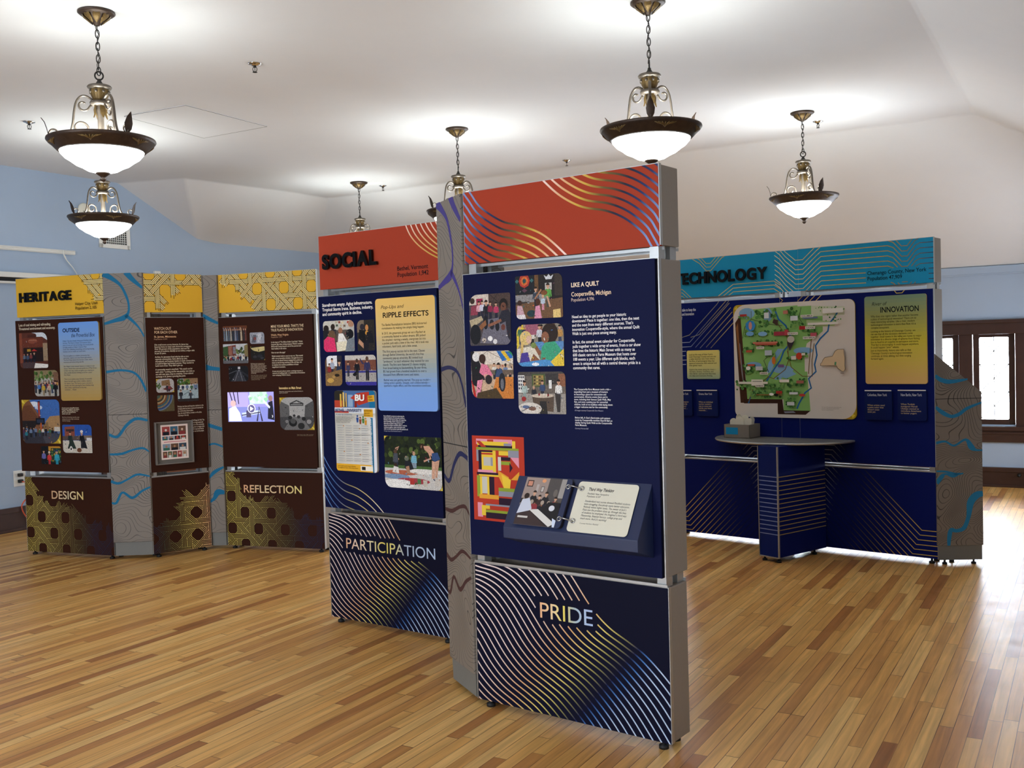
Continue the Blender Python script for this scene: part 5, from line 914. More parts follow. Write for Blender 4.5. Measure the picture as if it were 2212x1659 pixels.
for nm, x0, x1 in (('left', A0, S1), ('mid', S1, S2), ('right', S2, W)):
    mb = front_panel(fr, x0 + 0.0008, x1 - 0.0008, lev[3], lev[2], BODY, NAVYT); R_ = (x0, lev[2], x1, lev[3]); t = BODY + 0.0005
    if nm != 'mid': techlines(mb, (x0, 0.86, x1, lev[3]), BODY + 0.0003)
    zig(mb, R_, [(0.86, 1.97), (0.90, 1.945), (0.93, 1.92), (0.86, 1.86)] if nm != 'right' else [(1.0, 1.86), (1.12, 1.97)], 0, (0, ), BODY + 0.0003, 'c9a85c', dx=0)
    if nm == 'right':
        zig(mb, R_, [(1.0, 1.86), (1.12, 1.97)], 0, range(0, 4), BODY + 0.0003, 'd9bc7c', dx=0.05)
        zig(mb, R_, [(1.76, 1.98), (1.80, 1.925), (1.84, 1.925), (1.9, 1.99)], 0, (0,), BODY + 0.0003, 'd9c060')
    if nm == 'left':
        zig(mb, R_, [(-0.12, 1.615), (0.10, 1.62), (0.46, 1.96)], -0.036, range(0, 6), BODY + 0.0003, lambda a, z: stops(a / .5, [(0, 'c4cfe0'), (.3, '6a7aa8'), (.6, '8a8470'), (1, 'c9b06a')]), [(0.06, 1.57, 0.395, 1.3)], 0.005, 0.012)
        zig(mb, R_, [(0.40, 1.97), (0.36, 1.92), (0.1, 1.68), (0.02, 1.66)], 0, range(0, 2), BODY + 0.0003, '8a8a80', dx=0.09)
        add_text(mb, 'What does it take to keep the\nideas flowing and innovation\nmoving along?', (-0.075, 1.9, 0.164, 1.80), t, 'dfe6f4', 0.015)
    bd = mb.build('body_panel', M['print'], KT)
    if nm == 'left': bL = bd
    if nm == 'right': bR = bd
# county map board
def countymap(mb, n):
    R_ = (0.511, 1.903, 1.501, 1.015); w_ = 0.99
    A = Art(mb, R_, n, rrect(*R_, (0.11, 0.05, 0.11, 0.05)))
    A.do([('r', 0, 0, 1, 1, 'ded7d0')])
    G_ = '8cbf6e'
    A.do([('p', G_, .06, .05, .55, .0 + .03, .55, .2, .75, .06, .75, .26, .70, .3, .62, .36, .6, .44, .6, .62, .58, .7, .58, .82, .12, .82, .06, .3), ('p', G_, .3, .04, .66, .04, .68, .3, .3, .3), ('p', 'cfd4b8', .66, .04, .92, .06, .92, .13, .66, .13), ('p', 'bcd09a', .62, .16, .86, .18, .84, .22, .62, .22)])
    A.do([('p', G_, .42, .8, .63, .76, .64, .935, .42, .935), ('p', G_, .1, .6, .62, .6, .63, .84, .1, .84)])
    A.do([('p', '4a2f22', .015, .16, .055, .1, .065, .12, .11, .84, .08, .875, .05, .875), ('p', '8a8a92', .035, .3, .055, .35, .085, .75, .065, .62), ('p', '8a5a34', .022, .2, .04, .16, .06, .55, .045, .5), ('p', '3f2820', .08, .84, .41, .84, .41, .875, .08, .88), ('p', '3f2820', .37, .84, .41, .84, .42, .935, .64, .935, .6, .97, .37, .97), ('p', '8a8a98', .42, .945, .5, .94, .52, .955, .43, .96)])
    RIV = '2f6fae'; LB = '86b4d8'; RDc = '7a6038'
    A.do([('e', .12, .08, .07, .05, LB), ('e', .3, .1, .04, .06, LB), ('e', .42, .58, .09, .035, LB), ('p', LB, .34, .66, .46, .56, .53, .62, .4, .68), ('e', .17, .54, .07, .03, LB), ('e', .59, .42, .08, .03, LB), ('e', .53, .48, .05, .02, LB), ('p', LB, .3, .52, .38, .4, .43, .4, .36, .5, .32, .6, .28, .62)])
    A.do([('l', RIV, .013, .36, .05, .39, .14, .45, .2, .49, .3, .48, .36, .43, .42, .4, .5, .35, .57, .32, .62, .28, .68), ('l', RIV, .012, .87, .1, .84, .15, .8, .2, .79, .26, .73, .32, .69, .38, .7, .46, .68, .54, .69, .6, .63, .66, .65, .74, .6, .78, .55, .87, .53, .92), ('l', RIV, .01, .17, .77, .13, .84, .12, .88), ('l', RDc, .006, .3, .05, .46, .3, .47, .5, .44, .58, .34, .66, .29, .64), ('l', RDc, .006, .46, .42, .49, .56, .58, .64, .66, .64, .66, .5, .68, .36), ('l', '5a6a4a', .005, .16, .06, .16, .13, .3, .18, .42, .2), ('l', '5a6a4a', .005, .08, .3, .1, .2, .16, .13), ('l', '5a6a4a', .005, .58, .05, .56, .14, .6, .2), ('l', RDc, .006, .66, .3, .64, .5, .63, .62), ('l', RDc, .006, .12, .86, .16, .76, .3, .64), ('l', '5a5a4a', .005, .3, .6, .26, .5, .3, .46)])
    tr = ['3f6f38', '4f8244', '5d944c', '34602e', '76a85a', '88b868']
    for x0, y0, x1, y1, m, s in ((.2, .05, .3, .12, 14, .022), (.33, .05, .37, .12, 6, .022), (.47, .05, .56, .13, 14, .022), (.23, .15, .32, .2, 10, .02), (.1, .23, .2, .28, 12, .016), (.21, .24, .31, .28, 14, .016), (.05, .1, .14, .12, 8, .014), (.15, .32, .42, .37, 22, .018), (.08, .38, .18, .42, 12, .016), (.28, .44, .36, .47, 10, .014), (.46, .46, .58, .5, 12, .016), (.56, .44, .63, .47, 10, .015), (.09, .54, .2, .62, 20, .018), (.2, .56, .28, .6, 10, .016), (.02, .68, .36, .76, 36, .018), (.38, .65, .5, .73, 18, .018), (.52, .66, .61, .72, 12, .018), (.15, .77, .42, .82, 30, .018), (.36, .74, .42, .78, 8, .018), (.46, .76, .56, .8, 14, .018), (.44, .83, .52, .9, 12, .018), (.6, .2, .7, .25, 8, .016), (.64, .24, .72, .3, 12, .018), (.34, .23, .48, .27, 12, .014), (.5, .17, .6, .22, 8, .014), (.7, .05, .93, .09, 10, .01), (.76, .12, .9, .2, 8, .01)):
        A.do([('t', x0, y0, x1, y1, int(m * 1.8), s * 0.62, int(x0 * 100 + y0 * 1000), tr)])
    A.do([('r', .07, .085, .13, .105, 'b03a34'), ('e', .16, .19, .045, .05, '3f8fd0', 7), ('e', .16, .19, .015, .035, 'e0a090'), ('e', .155, .26, .035, .02, '7ab0e0'), ('e', .265, .265, .04, .02, '8abce6'), ('r', .28, .08, .32, .13, 'dfe6ec'), ('p', '4a3a34', .36, .14, .4, .15, .39, .2, .35, .17), ('r', .44, .07, .48, .1, 'c07a6a'), ('r', .5, .12, .56, .16, 'dfe6ee'), ('r', .6, .135, .72, .15, '6a7a9a'), ('r', .76, .07, .92, .11, 'e8e6e0'), ('r', .64, .185, .88, .205, 'e6e2dc'), ('r', .36, .25, .49, .285, 'a03a4a'), ('r', .45, .235, .48, .285, 'c04a50'), ('r', .57, .21, .62, .24, 'b03034'), ('r', .66, .27, .71, .3, 'c05a6a'), ('r', .18, .335, .39, .35, 'd0806a'), ('r', .2, .35, .38, .365, 'b85a48'), ('p', '3a3440', .47, .35, .51, .3, .53, .34, .49, .42), ('e', .5, .32, .03, .03, 'c9c2b6'), ('r', .12, .405, .17, .425, 'c05a40'), ('r', .28, .41, .34, .455, 'b8c4d0'), ('r', .5, .465, .54, .495, 'e8e4da'), ('e', .565, .465, .025, .03, 'c8452f'), ('r', .585, .44, .615, .46, 'dcd8cc'), ('e', .355, .5, .016, .035, 'c8702c'), ('r', .39, .535, .44, .56, '7a5a8a'), ('r', .13, .53, .19, .545, 'c0503c'), ('e', .135, .565, .02, .018, 'f0f0ea'), ('r', .2, .55, .26, .585, 'c8ccd0'), ('r', .05, .685, .3, .705, 'e8e4d8'), ('r', .16, .665, .26, .72, 'ece8de'), ('r', .17, .68, .25, .685, '5a6a5a'), ('r', .4, .665, .48, .69, 'ece8e0'), ('r', .54, .675, .6, .7, 'b07060'), ('r', .37, .765, .42, .79, 'b03a30'), ('r', .48, .775, .55, .795, 'dfe4ea'), ('e', .585, .8, .025, .012, 'd04a40'), ('r', .2, .795, .42, .805, '8a6a3a'), ('e', .33, .795, .02, .012, 'f0f0ec'), ('e', .37, .8, .02, .012, '1c1c1c'), ('r', .46, .86, .52, .89, 'd8dce0')])
    A.do([('p', '7a6a54', .735, .53, .745, .525, .755, .5, .77, .48, .8, .475, .83, .47, .84, .45, .85, .43, .87, .415, .92, .413, .922, .45, .928, .49, .925, .54, .93, .58, .915, .605, .9, .6, .87, .575, .86, .55, .735, .552), ('p', 'dcc4a0', .738, .531, .747, .529, .758, .503, .772, .484, .801, .479, .832, .474, .843, .453, .853, .433, .872, .419, .917, .417, .919, .45, .925, .49, .922, .54, .926, .58, .914, .6, .902, .596, .873, .572, .862, .548, .74, .549), ('p', '4f8f6a', .848, .52, .862, .52, .858, .548, .845, .545), ('e', .905, .614, .015, .006, '9a8a80')])
    f = lambda x0, y0, x1, y1: (R_[0] + x0 * .99, R_[1] - y0 * .888, R_[0] + x1 * .99, R_[1] - y1 * .888)
    n3 = n + A.k * 0.00003 + 0.0003
    for s, x, y, w2 in (('COLUMBUS', .585, .115, .1), ('NORWICH', .475, .26, .085), ('NEW BERLIN', .6, .3, .1), ('GUILFORD', .62, .215, .08), ('GREENE', .235, .6, .07), ('BAINBRIDGE', .195, .71, .075), ('OXFORD', .21, .375, .065)):
        q = f(x, y, x + w2, y + .022); mb.poly([(q[0], n3, q[3]), (q[2], n3, q[3]), (q[2], n3, q[1]), (q[0], n3, q[1])], 'eeeae0')
        q = f(x + .006, y + .005, x + w2 - .006, y + .017); add_text(mb, s, q, n3 + 0.0002, '2a2a2a', 0.02)
    add_text(mb, 'The County of Chenango, home to many creative people.\nFrom rivers, railways and roads, ideas have flowed.\nIllustration courtesy of the county.', f(.74, .895, .895, .93), n3, '8a8580')
MPR = (0.511, 1.903, 1.501, 1.015)
mb = MB(fr); out = rrect(*MPR, (0.04, 0.05, 0.04, 0.05)); mb.slab(out, (BODY, BODY + 0.012), 'b9a02c')
for (x, z, sx) in ((MPR[0], MPR[1], 1), (MPR[2], MPR[3], -1)):
    mb.poly([(x + sx * .03, BODY + 0.0122, z - sx * .01), (x + sx * .01, BODY + 0.0122, z - sx * .03), (x + sx * .06, BODY + 0.0122, z - sx * .06)][::1 if sx > 0 else 1], 'e0cc48'); mb.poly([(x + sx * .05, BODY + 0.0122, z - sx * .005), (x + sx * .06, BODY + 0.0122, z - sx * .055), (x + sx * .12, BODY + 0.0122, z - sx * .005)], 'c98a2c')
countymap(mb, BODY + 0.0125)
tag(mb.build('map_board', M['print'], KT), 'white board with a cartoon county map')
def p3(mb, n):
    add_text(mb, 'River of', (1.627, 1.868, 1.736, 1.843), n, '1c2a24', 0, 0.25); add_text(mb, 'INNOVATION', (1.688, 1.831, 1.959, 1.79), n, '141c1c', 0.02)
    add_text(mb, 'Why does one region rather than another become\na place of technological innovation? There are so\nmany interacting variables. Like a river, modern\ntechnological innovation is more than flow; it’s a\ncomplex ecosystem.', (1.617, 1.773, 1.954, 1.672), n, '30361c', 0.006)
    add_text(mb, 'Looking at the history of Chenango County, we\ncan see that all the necessary elements come\ntogether. Small towns in the valley are home to major\ninnovation in a diverse range of spheres from fishing\nline to food to art supplies to aerospace and more.\nThat fact is encouraging: It could happen anywhere.\nIt could happen “your” where.', (1.615, 1.664, 1.975, 1.53), n, '3a3a1a', 0.006)
    add_text(mb, 'Just as importantly, history also tells us that\nChenango County’s technological innovation\ncontinues, at times ebbing, but then surging\nforward again.', (1.613, 1.526, 1.908, 1.448), n, '40391c', 0.006)
plaque(bR, fr, (1.572, 1.911, 2.012, 1.277), BODY, [(0, '7f9c86'), (0.25, 'a9ac62'), (0.5, 'd6c846'), (0.75, 'dfc55e'), (1, 'e0b878')], 0.018, 0.012, p3)
def p4(mb, n):
    add_text(mb, 'Look at this map of New York’s\nrural Chenango County and you see\na valley between two rivers where\nthe flow of technological ideas has\nspawned industries with national and\neven global reach.', (0.097, 1.524, 0.351, 1.418), n, '2a2c1c', 0.01)
    add_text(mb, 'Explore the towns along the rivers—\nNorwich, Greene, Columbus, and\nNew Berlin—and see how they keep\nthe ideas and innovation flowing.', (0.098, 1.40, 0.345, 1.334), n, '2c3028', 0.01)
plaque(bL, fr, (0.077, 1.551, 0.379, 1.317), BODY, [(0, 'e6d67a'), (0.6, 'd3d08a'), (1, '9db39a')], 0.014, 0.012, p4)
for rect, hd_, hr, tx, tr_, par in (((-0.06, 1.223, 0.123, 1.012), 'Norwich, New York', (-0.04, 1.203, 0.09, 1.183), 'When aerospace\nneeded a ready\nsupply of very\nreliable parts…', (-0.04, 1.135, 0.09, 1.065), bL), ((0.166, 1.225, 0.361, 1.013), 'Greene, New York', (0.187, 1.204, 0.311, 1.184), 'When an individual\nworker needed a\nway to move and\nhandle very heavy\nmaterials…', (0.185, 1.135, 0.315, 1.055), bL), ((1.566, 1.229, 1.764, 1.016), 'Columbus, New York', (1.587, 1.208, 1.73, 1.186), 'When artists need\na paint color that\ndoesn’t even\nexist yet', (1.586, 1.129, 1.712, 1.065), bR), ((1.805, 1.232, 2.006, 1.017), 'New Berlin, New York', (1.828, 1.21, 1.975, 1.187), 'When Turkish\nimmigrant Hamdi\nUlukaya wanted to\nintroduce Americans\nto better yogurt', (1.827, 1.139, 1.968, 1.06), bR)):
    def pf(mb, n):
        add_text(mb, hd_, hr, n, 'c9cede', 0.015); add_text(mb, 'Population 1,000', (hr[0], hr[3] - 0.008, hr[0] + .06, hr[3] - 0.018), n, '8a90a8') if False else None
        add_text(mb, tx, tr_, n, 'c9b690', 0.01)
        mb.box(rect[0] + .003, rect[2] - .003, n, n + 0.004, rect[1] - 0.004, rect[1] + 0.004, 'd8d8dc')
    plaque(par, fr, rect, BODY + 0.004, [(0, '13225c'), (1, '0f1d55')], 0.012, 0.018, pf, 'lift_flap')
for nm, x0, x1 in (('left', A0, S1), ('right', S2, W)):
    mb = front_panel(fr, x0 + 0.004, x1, lev[5], lev[4], 0, NAVYT); techlines(mb, (x0, lev[4], x1, lev[5]), 0.0004); mb.build('kick_panel', M['print'], KT)
# projecting fin wall under the counter
fin = ((1.786, 7.330), (1.893, 7.186))
F0 = Vector((*fin[0], 0)); F1 = Vector((*fin[1], 0)); FD = (F1 - F0); FW = FD.length; FD.normalize(); FN = Vector((FD.y, -FD.x, 0)); FLN = 0.56
ffr = lambda a, n, z: F0 + FD * a + FN * n + Vector((0, 0, z))
mb = MB(ffr); mb.box(0.004, FW - 0.004, -FLN, -0.004, 0.04, 0.845, NAVYT)
mb.poly([(0.003, -0.0039, 0.04), (FW - 0.003, -0.0039, 0.04), (FW - 0.003, -0.0039, 0.845), (0.003, -0.0039, 0.845)], '14256a')
for k in range(14):
    z = 0.625 - 0.0322 * k
    mb.poly([(0.006, -0.0034, z - .0028), (FW - 0.008, -0.0034, z - .0028), (FW - 0.008, -0.0034, z + .0028), (0.006, -0.0034, z + .0028)], '8a9cd0')
    mb.poly([(FW - 0.0034, -FLN, z - .003), (FW - 0.0034, -0.01, z - .003), (FW - 0.0034, -0.01, z + .003), (FW - 0.0034, -FLN, z + .003)][::-1], 'a8935a')
mb.build('counter_support', M['print'], KT)
mb = MB(ffr); mb.box(FW - 0.008, FW + 0.001, -0.01, 0.001, 0.036, 0.845); mb.box(-0.001, 0.004, -0.008, 0.001, 0.036, 0.845); mb.box(0, FW, -0.006, 0.001, 0.034, 0.042); mb.build('edge_trim', M['alu'], KT)
for a, n in ((0.025, -0.03), (FW - 0.025, -0.03), (FW - 0.03, -0.45)):
    p = ffr(a, n, 0); q = MB(); q.lathe([(0.0, 0), (0.018, 0), (0.018, 0.014), (0.008, 0.018), (0.008, 0.042), (0, 0.042)], 12, p.x, p.y); q.build('foot', M['black'], KT)
mb = MB(fr); pts = [(0.93 + 0.545 * math.cos(math.pi * k / 28), BODY + 0.003 + 0.455 * math.sin(math.pi * k / 28)) for k in range(29)]
mb.prism(pts, 0.845, 0.862); mb.build('counter_top', M['table'], KT, bevel=0.002)
mb = MB(fr); mb.tube([(a, n, 0.8535) for a, n in pts], 0.0088, 8); mb.build('counter_edge', M['alu'], KT)
pillar(KT, (2.955, 6.992), (3.272, 6.977), [(3.285, 7.10), (2.985, 7.13)], [1.487, 1.212, 1.212, 1.487], [[(0.0, 1.335, .022), (0.12, 1.305, .03), (0.3, 1.29, .03), (0.55, 1.297, .02), (0.7, 1.305, .01)], [(0.0, 1.115, .02), (0.15, 1.075, .03), (0.33, 1.047, .024), (0.5, 1.06, .024), (0.68, 1.10, .022), (1.0, 1.14, .012)], [(0.0, 0.862, .02), (0.2, 0.872, .014), (0.39, 0.842, .014), (0.64, 0.882, .018), (0.76, 0.83, .04), (0.86, 0.808, .016), (1.0, 0.805, .01)], [(0.0, 0.664, .012), (0.2, 0.66, .014), (0.42, 0.642, .016), (0.58, 0.645, .01)], [(0.0, 0.58, .03), (0.12, 0.628, .03), (0.2, 0.643, .012), (0.36, 0.632, .03), (0.5, 0.646, .012)], [(1.0, 0.5, .035), (0.86, 0.49, .05), (0.73, 0.44, .05), (0.68, 0.34, .03), (0.58, 0.262, .03), (0.42, 0.242, .024), (0.3, 0.248, .03), (0.26, 0.2, .03), (0.245, 0.13, .02)]], '2c7ba4', base=(0.036, 0.138))
for x, y in ((3.02, 7.03), (3.22, 7.02), (3.1, 7.1)):
    q = MB(); q.lathe([(0.0, 0), (0.017, 0), (0.017, 0.012), (0.007, 0.016), (0.007, 0.04), (0, 0.04)], 12, x, y); q.build('foot', M['black'], KT)

# open card box on the counter and the cards standing in it
bx0, bx1, bn0, bn1, bz, bh = 0.515, 0.735, 0.05, 0.225, 0.8632, 0.105; th = 0.006
o_ = fr((bx0 + bx1) / 2, (bn0 + bn1) / 2, bz)
BX = empty('card_box', o_, 'open taupe box with a blue label standing on the half-round counter', 'box')
mb = MB(fr); mb.box(bx0, bx1, bn1 - th, bn1, bz, bz + bh); mb.box(bx0, bx1, bn0, bn0 + th, bz, bz + bh); mb.box(bx0, bx0 + th, bn0, bn1, bz, bz + bh); mb.box(bx1 - th, bx1, bn0, bn1, bz, bz + bh); mb.box(bx0, bx1, bn0, bn1, bz, bz + th)
mb.build('box_body', M['taupebox'], BX)
mb = MB(fr); mb.box(bx0 + 0.018, bx1 - 0.10, bn1, bn1 + 0.0015, bz + 0.028, bz + 0.082, '1f8fc4'); mb.build('label_plate', M['print'], BX)
for i, (a, n, tilt, lean, hgt, w_, lab) in enumerate(((0.566, 0.15, 0.25, -0.12, 0.142, 0.030, 'leftmost white card, leaning low in the taupe box'), (0.583, 0.12, 1.15, 0.10, 0.172, 0.026, 'second white card from the left, tall and nearly edge-on in the taupe box'), (0.620, 0.165, 0.05, 0.0, 0.158, 0.034, 'widest front white card in the middle of the taupe box'), (0.637, 0.125, 0.1, 0.16, 0.168, 0.030, 'white card directly behind the wide middle one in the taupe box'), (0.660, 0.085, 1.05, 0.4, 0.150, 0.028, 'narrow tilted white card right of the middle in the taupe box'), (0.686, 0.16, 0.3, 0.10, 0.160, 0.026, 'rightmost white card, with a squared top, in the taupe box'))):
    ct, st = math.cos(tilt), math.sin(tilt)
    cf = lambda x, y, z, a=a, n=n, ct=ct, st=st, lean=lean: fr(a + x * ct + y * st + lean * z * 0.4, n - x * st + y * ct, bz + 0.007 + z)
    mb = MB(cf)
    pr = [(w_ * math.cos(math.pi * k / 12), hgt - w_ + w_ * (1.0 if i != 5 else 0.4) * math.sin(math.pi * k / 12)) for k in range(13)]
    mb.slab([(-w_, 0.0), (w_, 0.0)] + pr, (-0.0015, 0.0015)); tag(mb.build('info_card', M['cream']), lab, 'card', 'white cards in the counter box')

# ================================================================ pendant bowl lights
def make_pendant():
    """built at the origin, ceiling at z = 0"""
    R_ = empty('pendant_light', (0, 0, 0), 'x', 'pendant light')
    b = MB(); b.lathe([(0.0, -0.0005), (0.094, -0.0005), (0.097, -0.008), (0.088, -0.016), (0.066, -0.022), (0.05, -0.042), (0.024, -0.058), (0.014, -0.074), (0.0, -0.076)], 40, mod=lambda t, r, z: 1 + (0.05 * math.cos(8 * t) if 0.03 < r < 0.07 else 0))
    can = b.build('ceiling_canopy', M['bronze'], R_)
    for k in range(8):
        t = k * math.pi / 4; b = MB(); c, s = math.cos(t), math.sin(t)
        pts = [(0.072, -0.018), (0.066, -0.032), (0.05, -0.044), (0.03, -0.06)]; wd = [0.016, 0.02, 0.016, 0.005]
        rows = [[b.P((r * c - q * w_ * s, r * s + q * w_ * c, z - (0.006 if q == 0 else 0))) for q in (-1, 0, 1)] for (r, z), w_ in zip(pts, wd)]
        for A_, B_ in zip(rows, rows[1:]):
            for j in range(2): b.face([A_[j], A_[j + 1], B_[j + 1], B_[j]], smooth=True)
        b.build('acanthus_leaf', M['gilt'], can)
    n = 8
    for k in range(n):
        zc = -0.078 - 0.0335 * k - 0.006; b = MB(); h, w_ = 0.023, 0.0095; pts = []
        for j in range(16):
            t = 2 * math.pi * j / 16; x = w_ * math.cos(t); z = h * math.copysign(abs(math.sin(t)) ** 0.8, math.sin(t))
            pts.append((x, 0, zc + z) if k % 2 else (0, x, zc + z))
        b.tube(pts, 0.0028, 6, closed=True); b.build('chain_link', M['iron'], R_)
    b = MB(); b.tube([(0.0075 * math.sin(z * 60), 0.006 * math.cos(z * 47), z) for z in [-0.07 - 0.265 * k / 30 for k in range(31)]], 0.0018, 6); b.build('supply_cord', M['iron'], R_)
    b = MB(); b.tube([(0.021 * math.cos(2 * math.pi * k / 24), 0, -0.342 + 0.022 * math.sin(2 * math.pi * k / 24)) for k in range(24)], 0.0045, 8, closed=True)
    b.build('hanging_loop', M['iron'], R_)
    b = MB(); b.lathe([(0.0, -0.358), (0.008, -0.36), (0.011, -0.372), (0.02, -0.385), (0.023, -0.39), (0, -0.39)], 20); b.build('loop_stem', M['iron'], R_)
    b = MB(); b.lathe([(0, -0.388), (0.03, -0.39), (0.058, -0.396), (0.064, -0.404), (0.06, -0.412), (0.048, -0.418), (0.0, -0.418)], 32); b.build('crown_cap', M['pewter'], R_)
    b = MB(); b.lathe([(0.046, -0.415), (0.047, -0.43), (0.043, -0.45), (0.036, -0.468), (0.032, -0.48), (0.0, -0.482)], 36, mod=lambda t, r, z: 1 + 0.05 * math.cos(12 * t)); urn = b.build('leaf_urn', M['gilt'], R_)
    for k in range(8):
        t = (k + .5) * math.pi / 4; b = MB(); b.lathe([(0, -0.441), (0.006, -0.438), (0.008, -0.432), (0.006, -0.426), (0, -0.424)], 8, 0.05 * math.cos(t), 0.05 * math.sin(t)); b.build('bead', M['pewter'], urn)
    b = MB(); b.lathe([(0.03, -0.478), (0.05, -0.482), (0.054, -0.49), (0.052, -0.5), (0.04, -0.506), (0, -0.506)], 32); b.build('collar', M['pewter'], R_)
    b = MB(); b.lathe([(0.022, -0.504), (0.024, -0.53), (0.017, -0.56), (0.016, -0.62), (0.02, -0.66), (0.022, -0.74), (0, -0.74)], 20); col = b.build('centre_column', M['pewter'], R_)
    for k in range(4):
        t = k * math.pi / 2 + .4; c, s = math.cos(t), math.sin(t); b = MB()
        rows = [[b.P(((r + (0.004 if q == 0 else 0)) * c - q * w_ * s, (r + (0.004 if q == 0 else 0)) * s + q * w_ * c, z)) for q in (-1, 0, 1)] for r, z, w_ in ((0.026, -0.506, .012), (0.031, -0.525, .016), (0.03, -0.55, .013), (0.036, -0.572, .004))]
        for A_, B_ in zip(rows, rows[1:]):
            for j in range(2): b.face([A_[j], A_[j + 1], B_[j + 1], B_[j]], smooth=True)
        b.build('hanging_leaf', M['gilt'], col)
    def spiral(cx, cz, r0, r1, t0, t1, m=18): return [(cx + (r0 + (r1 - r0) * k / m) * math.cos(t0 + (t1 - t0) * k / m), cz + (r0 + (r1 - r0) * k / m) * math.sin(t0 + (t1 - t0) * k / m)) for k in range(m + 1)]
    PI = math.pi
    for k in range(3):
        t = k * 2 * PI / 3; c, s = math.cos(t), math.sin(t)
        def T(pts): return [(r * c, r * s, z) for r, z in pts]
        main = smooth_line([(0.030, -0.482), (0.048, -0.468), (0.072, -0.455), (0.098, -0.46), (0.12, -0.49), (0.132, -0.54), (0.14, -0.60), (0.155, -0.655), (0.185, -0.69), (0.215, -0.70), (0.235, -0.694)], 4)
        b = MB(); b.tube(T(main), 0.0078, 8, flat=0.75); arm = b.build('scroll_arm', M['pewter'], R_)
        b = MB(); b.tube(T([(0.045, -0.503), (0.052, -0.51)] + spiral(0.086, -0.506, 0.031, 0.014, -2.6, 2.3)), 0.0055, 8); b.build('upper_curl', M['pewter'], arm)
        b = MB(); b.tube(T([(0.056, -0.70), (0.058, -0.66), (0.066, -0.628)] + spiral(0.103, -0.632, 0.040, 0.015, 2.9, -2.9)), 0.006, 8); b.build('lower_curl', M['pewter'], arm)
        b = MB(); b.tube(T([(0.232, -0.694)] + spiral(0.234, -0.664, 0.029, 0.013, -0.9, 4.2)), 0.0045, 8); b.build('outer_curl', M['pewter'], arm)
        b = MB(); lp = [(0.252, -0.692, .006), (0.262, -0.668, .02), (0.268, -0.64, .024), (0.278, -0.608, .015), (0.294, -0.584, .002)]
        rows = [[b.P((r * c - q * w_ * s + (0.004 * c if q == 0 else 0), r * s + q * w_ * c + (0.004 * s if q == 0 else 0), z)) for q in (-1, 0, 1)] for r, z, w_ in lp]
        for A_, B_ in zip(rows, rows[1:]):
            for j in range(2): b.face([A_[j], A_[j + 1], B_[j + 1], B_[j]], smooth=True)
        b.build('rim_leaf', M['bronze'], arm)
        b = MB(); b.tube([(0.02 * c, 0.02 * s, -0.715), (0.225 * c, 0.225 * s, -0.712)], 0.004, 6); b.build('bowl_strut', M['bronze'], R_)
    b = MB(); b.lathe([(0.252, -0.700), (0.268, -0.686), (0.279, -0.688), (0.281, -0.696), (0.272, -0.708), (0.255, -0.722), (0.24, -0.738), (0.228, -0.75), (0.219, -0.755), (0.212, -0.75), (0.214, -0.74), (0.226, -0.727), (0.252, -0.700)], 64); rim = b.build('bowl_rim', M['bronze'], R_)
    for k in range(6):
        t0 = k * PI / 3 + 0.3
        b = MB()
        for j in range(-3, 4):
            a_ = t0 + j * 0.065; ln = 0.8 - abs(j) * 0.13
            q = [(0.268 - 0.034 * f * ln, -0.712 - 0.028 * f * ln, t0 + (a_ - t0) * (1.15 - f)) for f in (1.0, 0.66, 0.33, 0.0)]
            b.tube([(r * math.cos(x), r * math.sin(x), z) for r, z, x in q], [0.004, 0.005, 0.005, 0.002], 6)
        b.build('shell_ornament', M['gilt'], rim)
    b = MB(); b.lathe([(0.216, -0.748), (0.211, -0.765), (0.19, -0.789), (0.168, -0.803), (0.14, -0.824), (0.112, -0.836), (0.08, -0.855), (0.05, -0.863), (0.02, -0.868), (0.0, -0.868)], 64, mod=lambda t, r, z: 1 + 0.006 * math.cos(12 * t)); b.build('glass_bowl', M['glow'], R_)
    b = MB(); b.lathe([(0.0, -0.862), (0.036, -0.864), (0.038, -0.869), (0.03, -0.875), (0.018, -0.884), (0.012, -0.89), (0.012, -0.893), (0.016, -0.897), (0.016, -0.904), (0.009, -0.913), (0.0, -0.916)], 24); b.build('finial', M['bronze'], R_)
    for k in range(3):
        t = k * 2 * PI / 3 + PI / 3; x, y = 0.085 * math.cos(t), 0.085 * math.sin(t)
        b = MB(); b.lathe([(0, -0.775), (0.014, -0.775), (0.014, -0.745), (0, -0.745)], 12, x, y); b.lathe([(0.012, -0.745), (0.02, -0.735), (0.024, -0.72), (0.02, -0.705), (0.01, -0.697), (0, -0.695)], 16, x, y); b.build('bulb', M['glow'], R_)
    ld = bpy.data.lights.new('bulb_light', 'POINT'); ld.energy = LAMP_POWER; ld.color = LAMP_COLOR; ld.shadow_soft_size = 0.03
    for k in range(3):
        t = k * 2 * PI / 3 + PI / 3; l = bpy.data.objects.new('bulb_light', ld); COL.objects.link(l); l.parent = R_; l.location = (0.085 * math.cos(t), 0.085 * math.sin(t), -0.67)
    return R_
def copy_tree(o, parent=None):
    c = o.copy(); COL.objects.link(c)
    if parent is not None: c.parent = parent
    for ch in list(o.children): copy_tree(ch, c)
    return c
lamp0 = make_pendant()
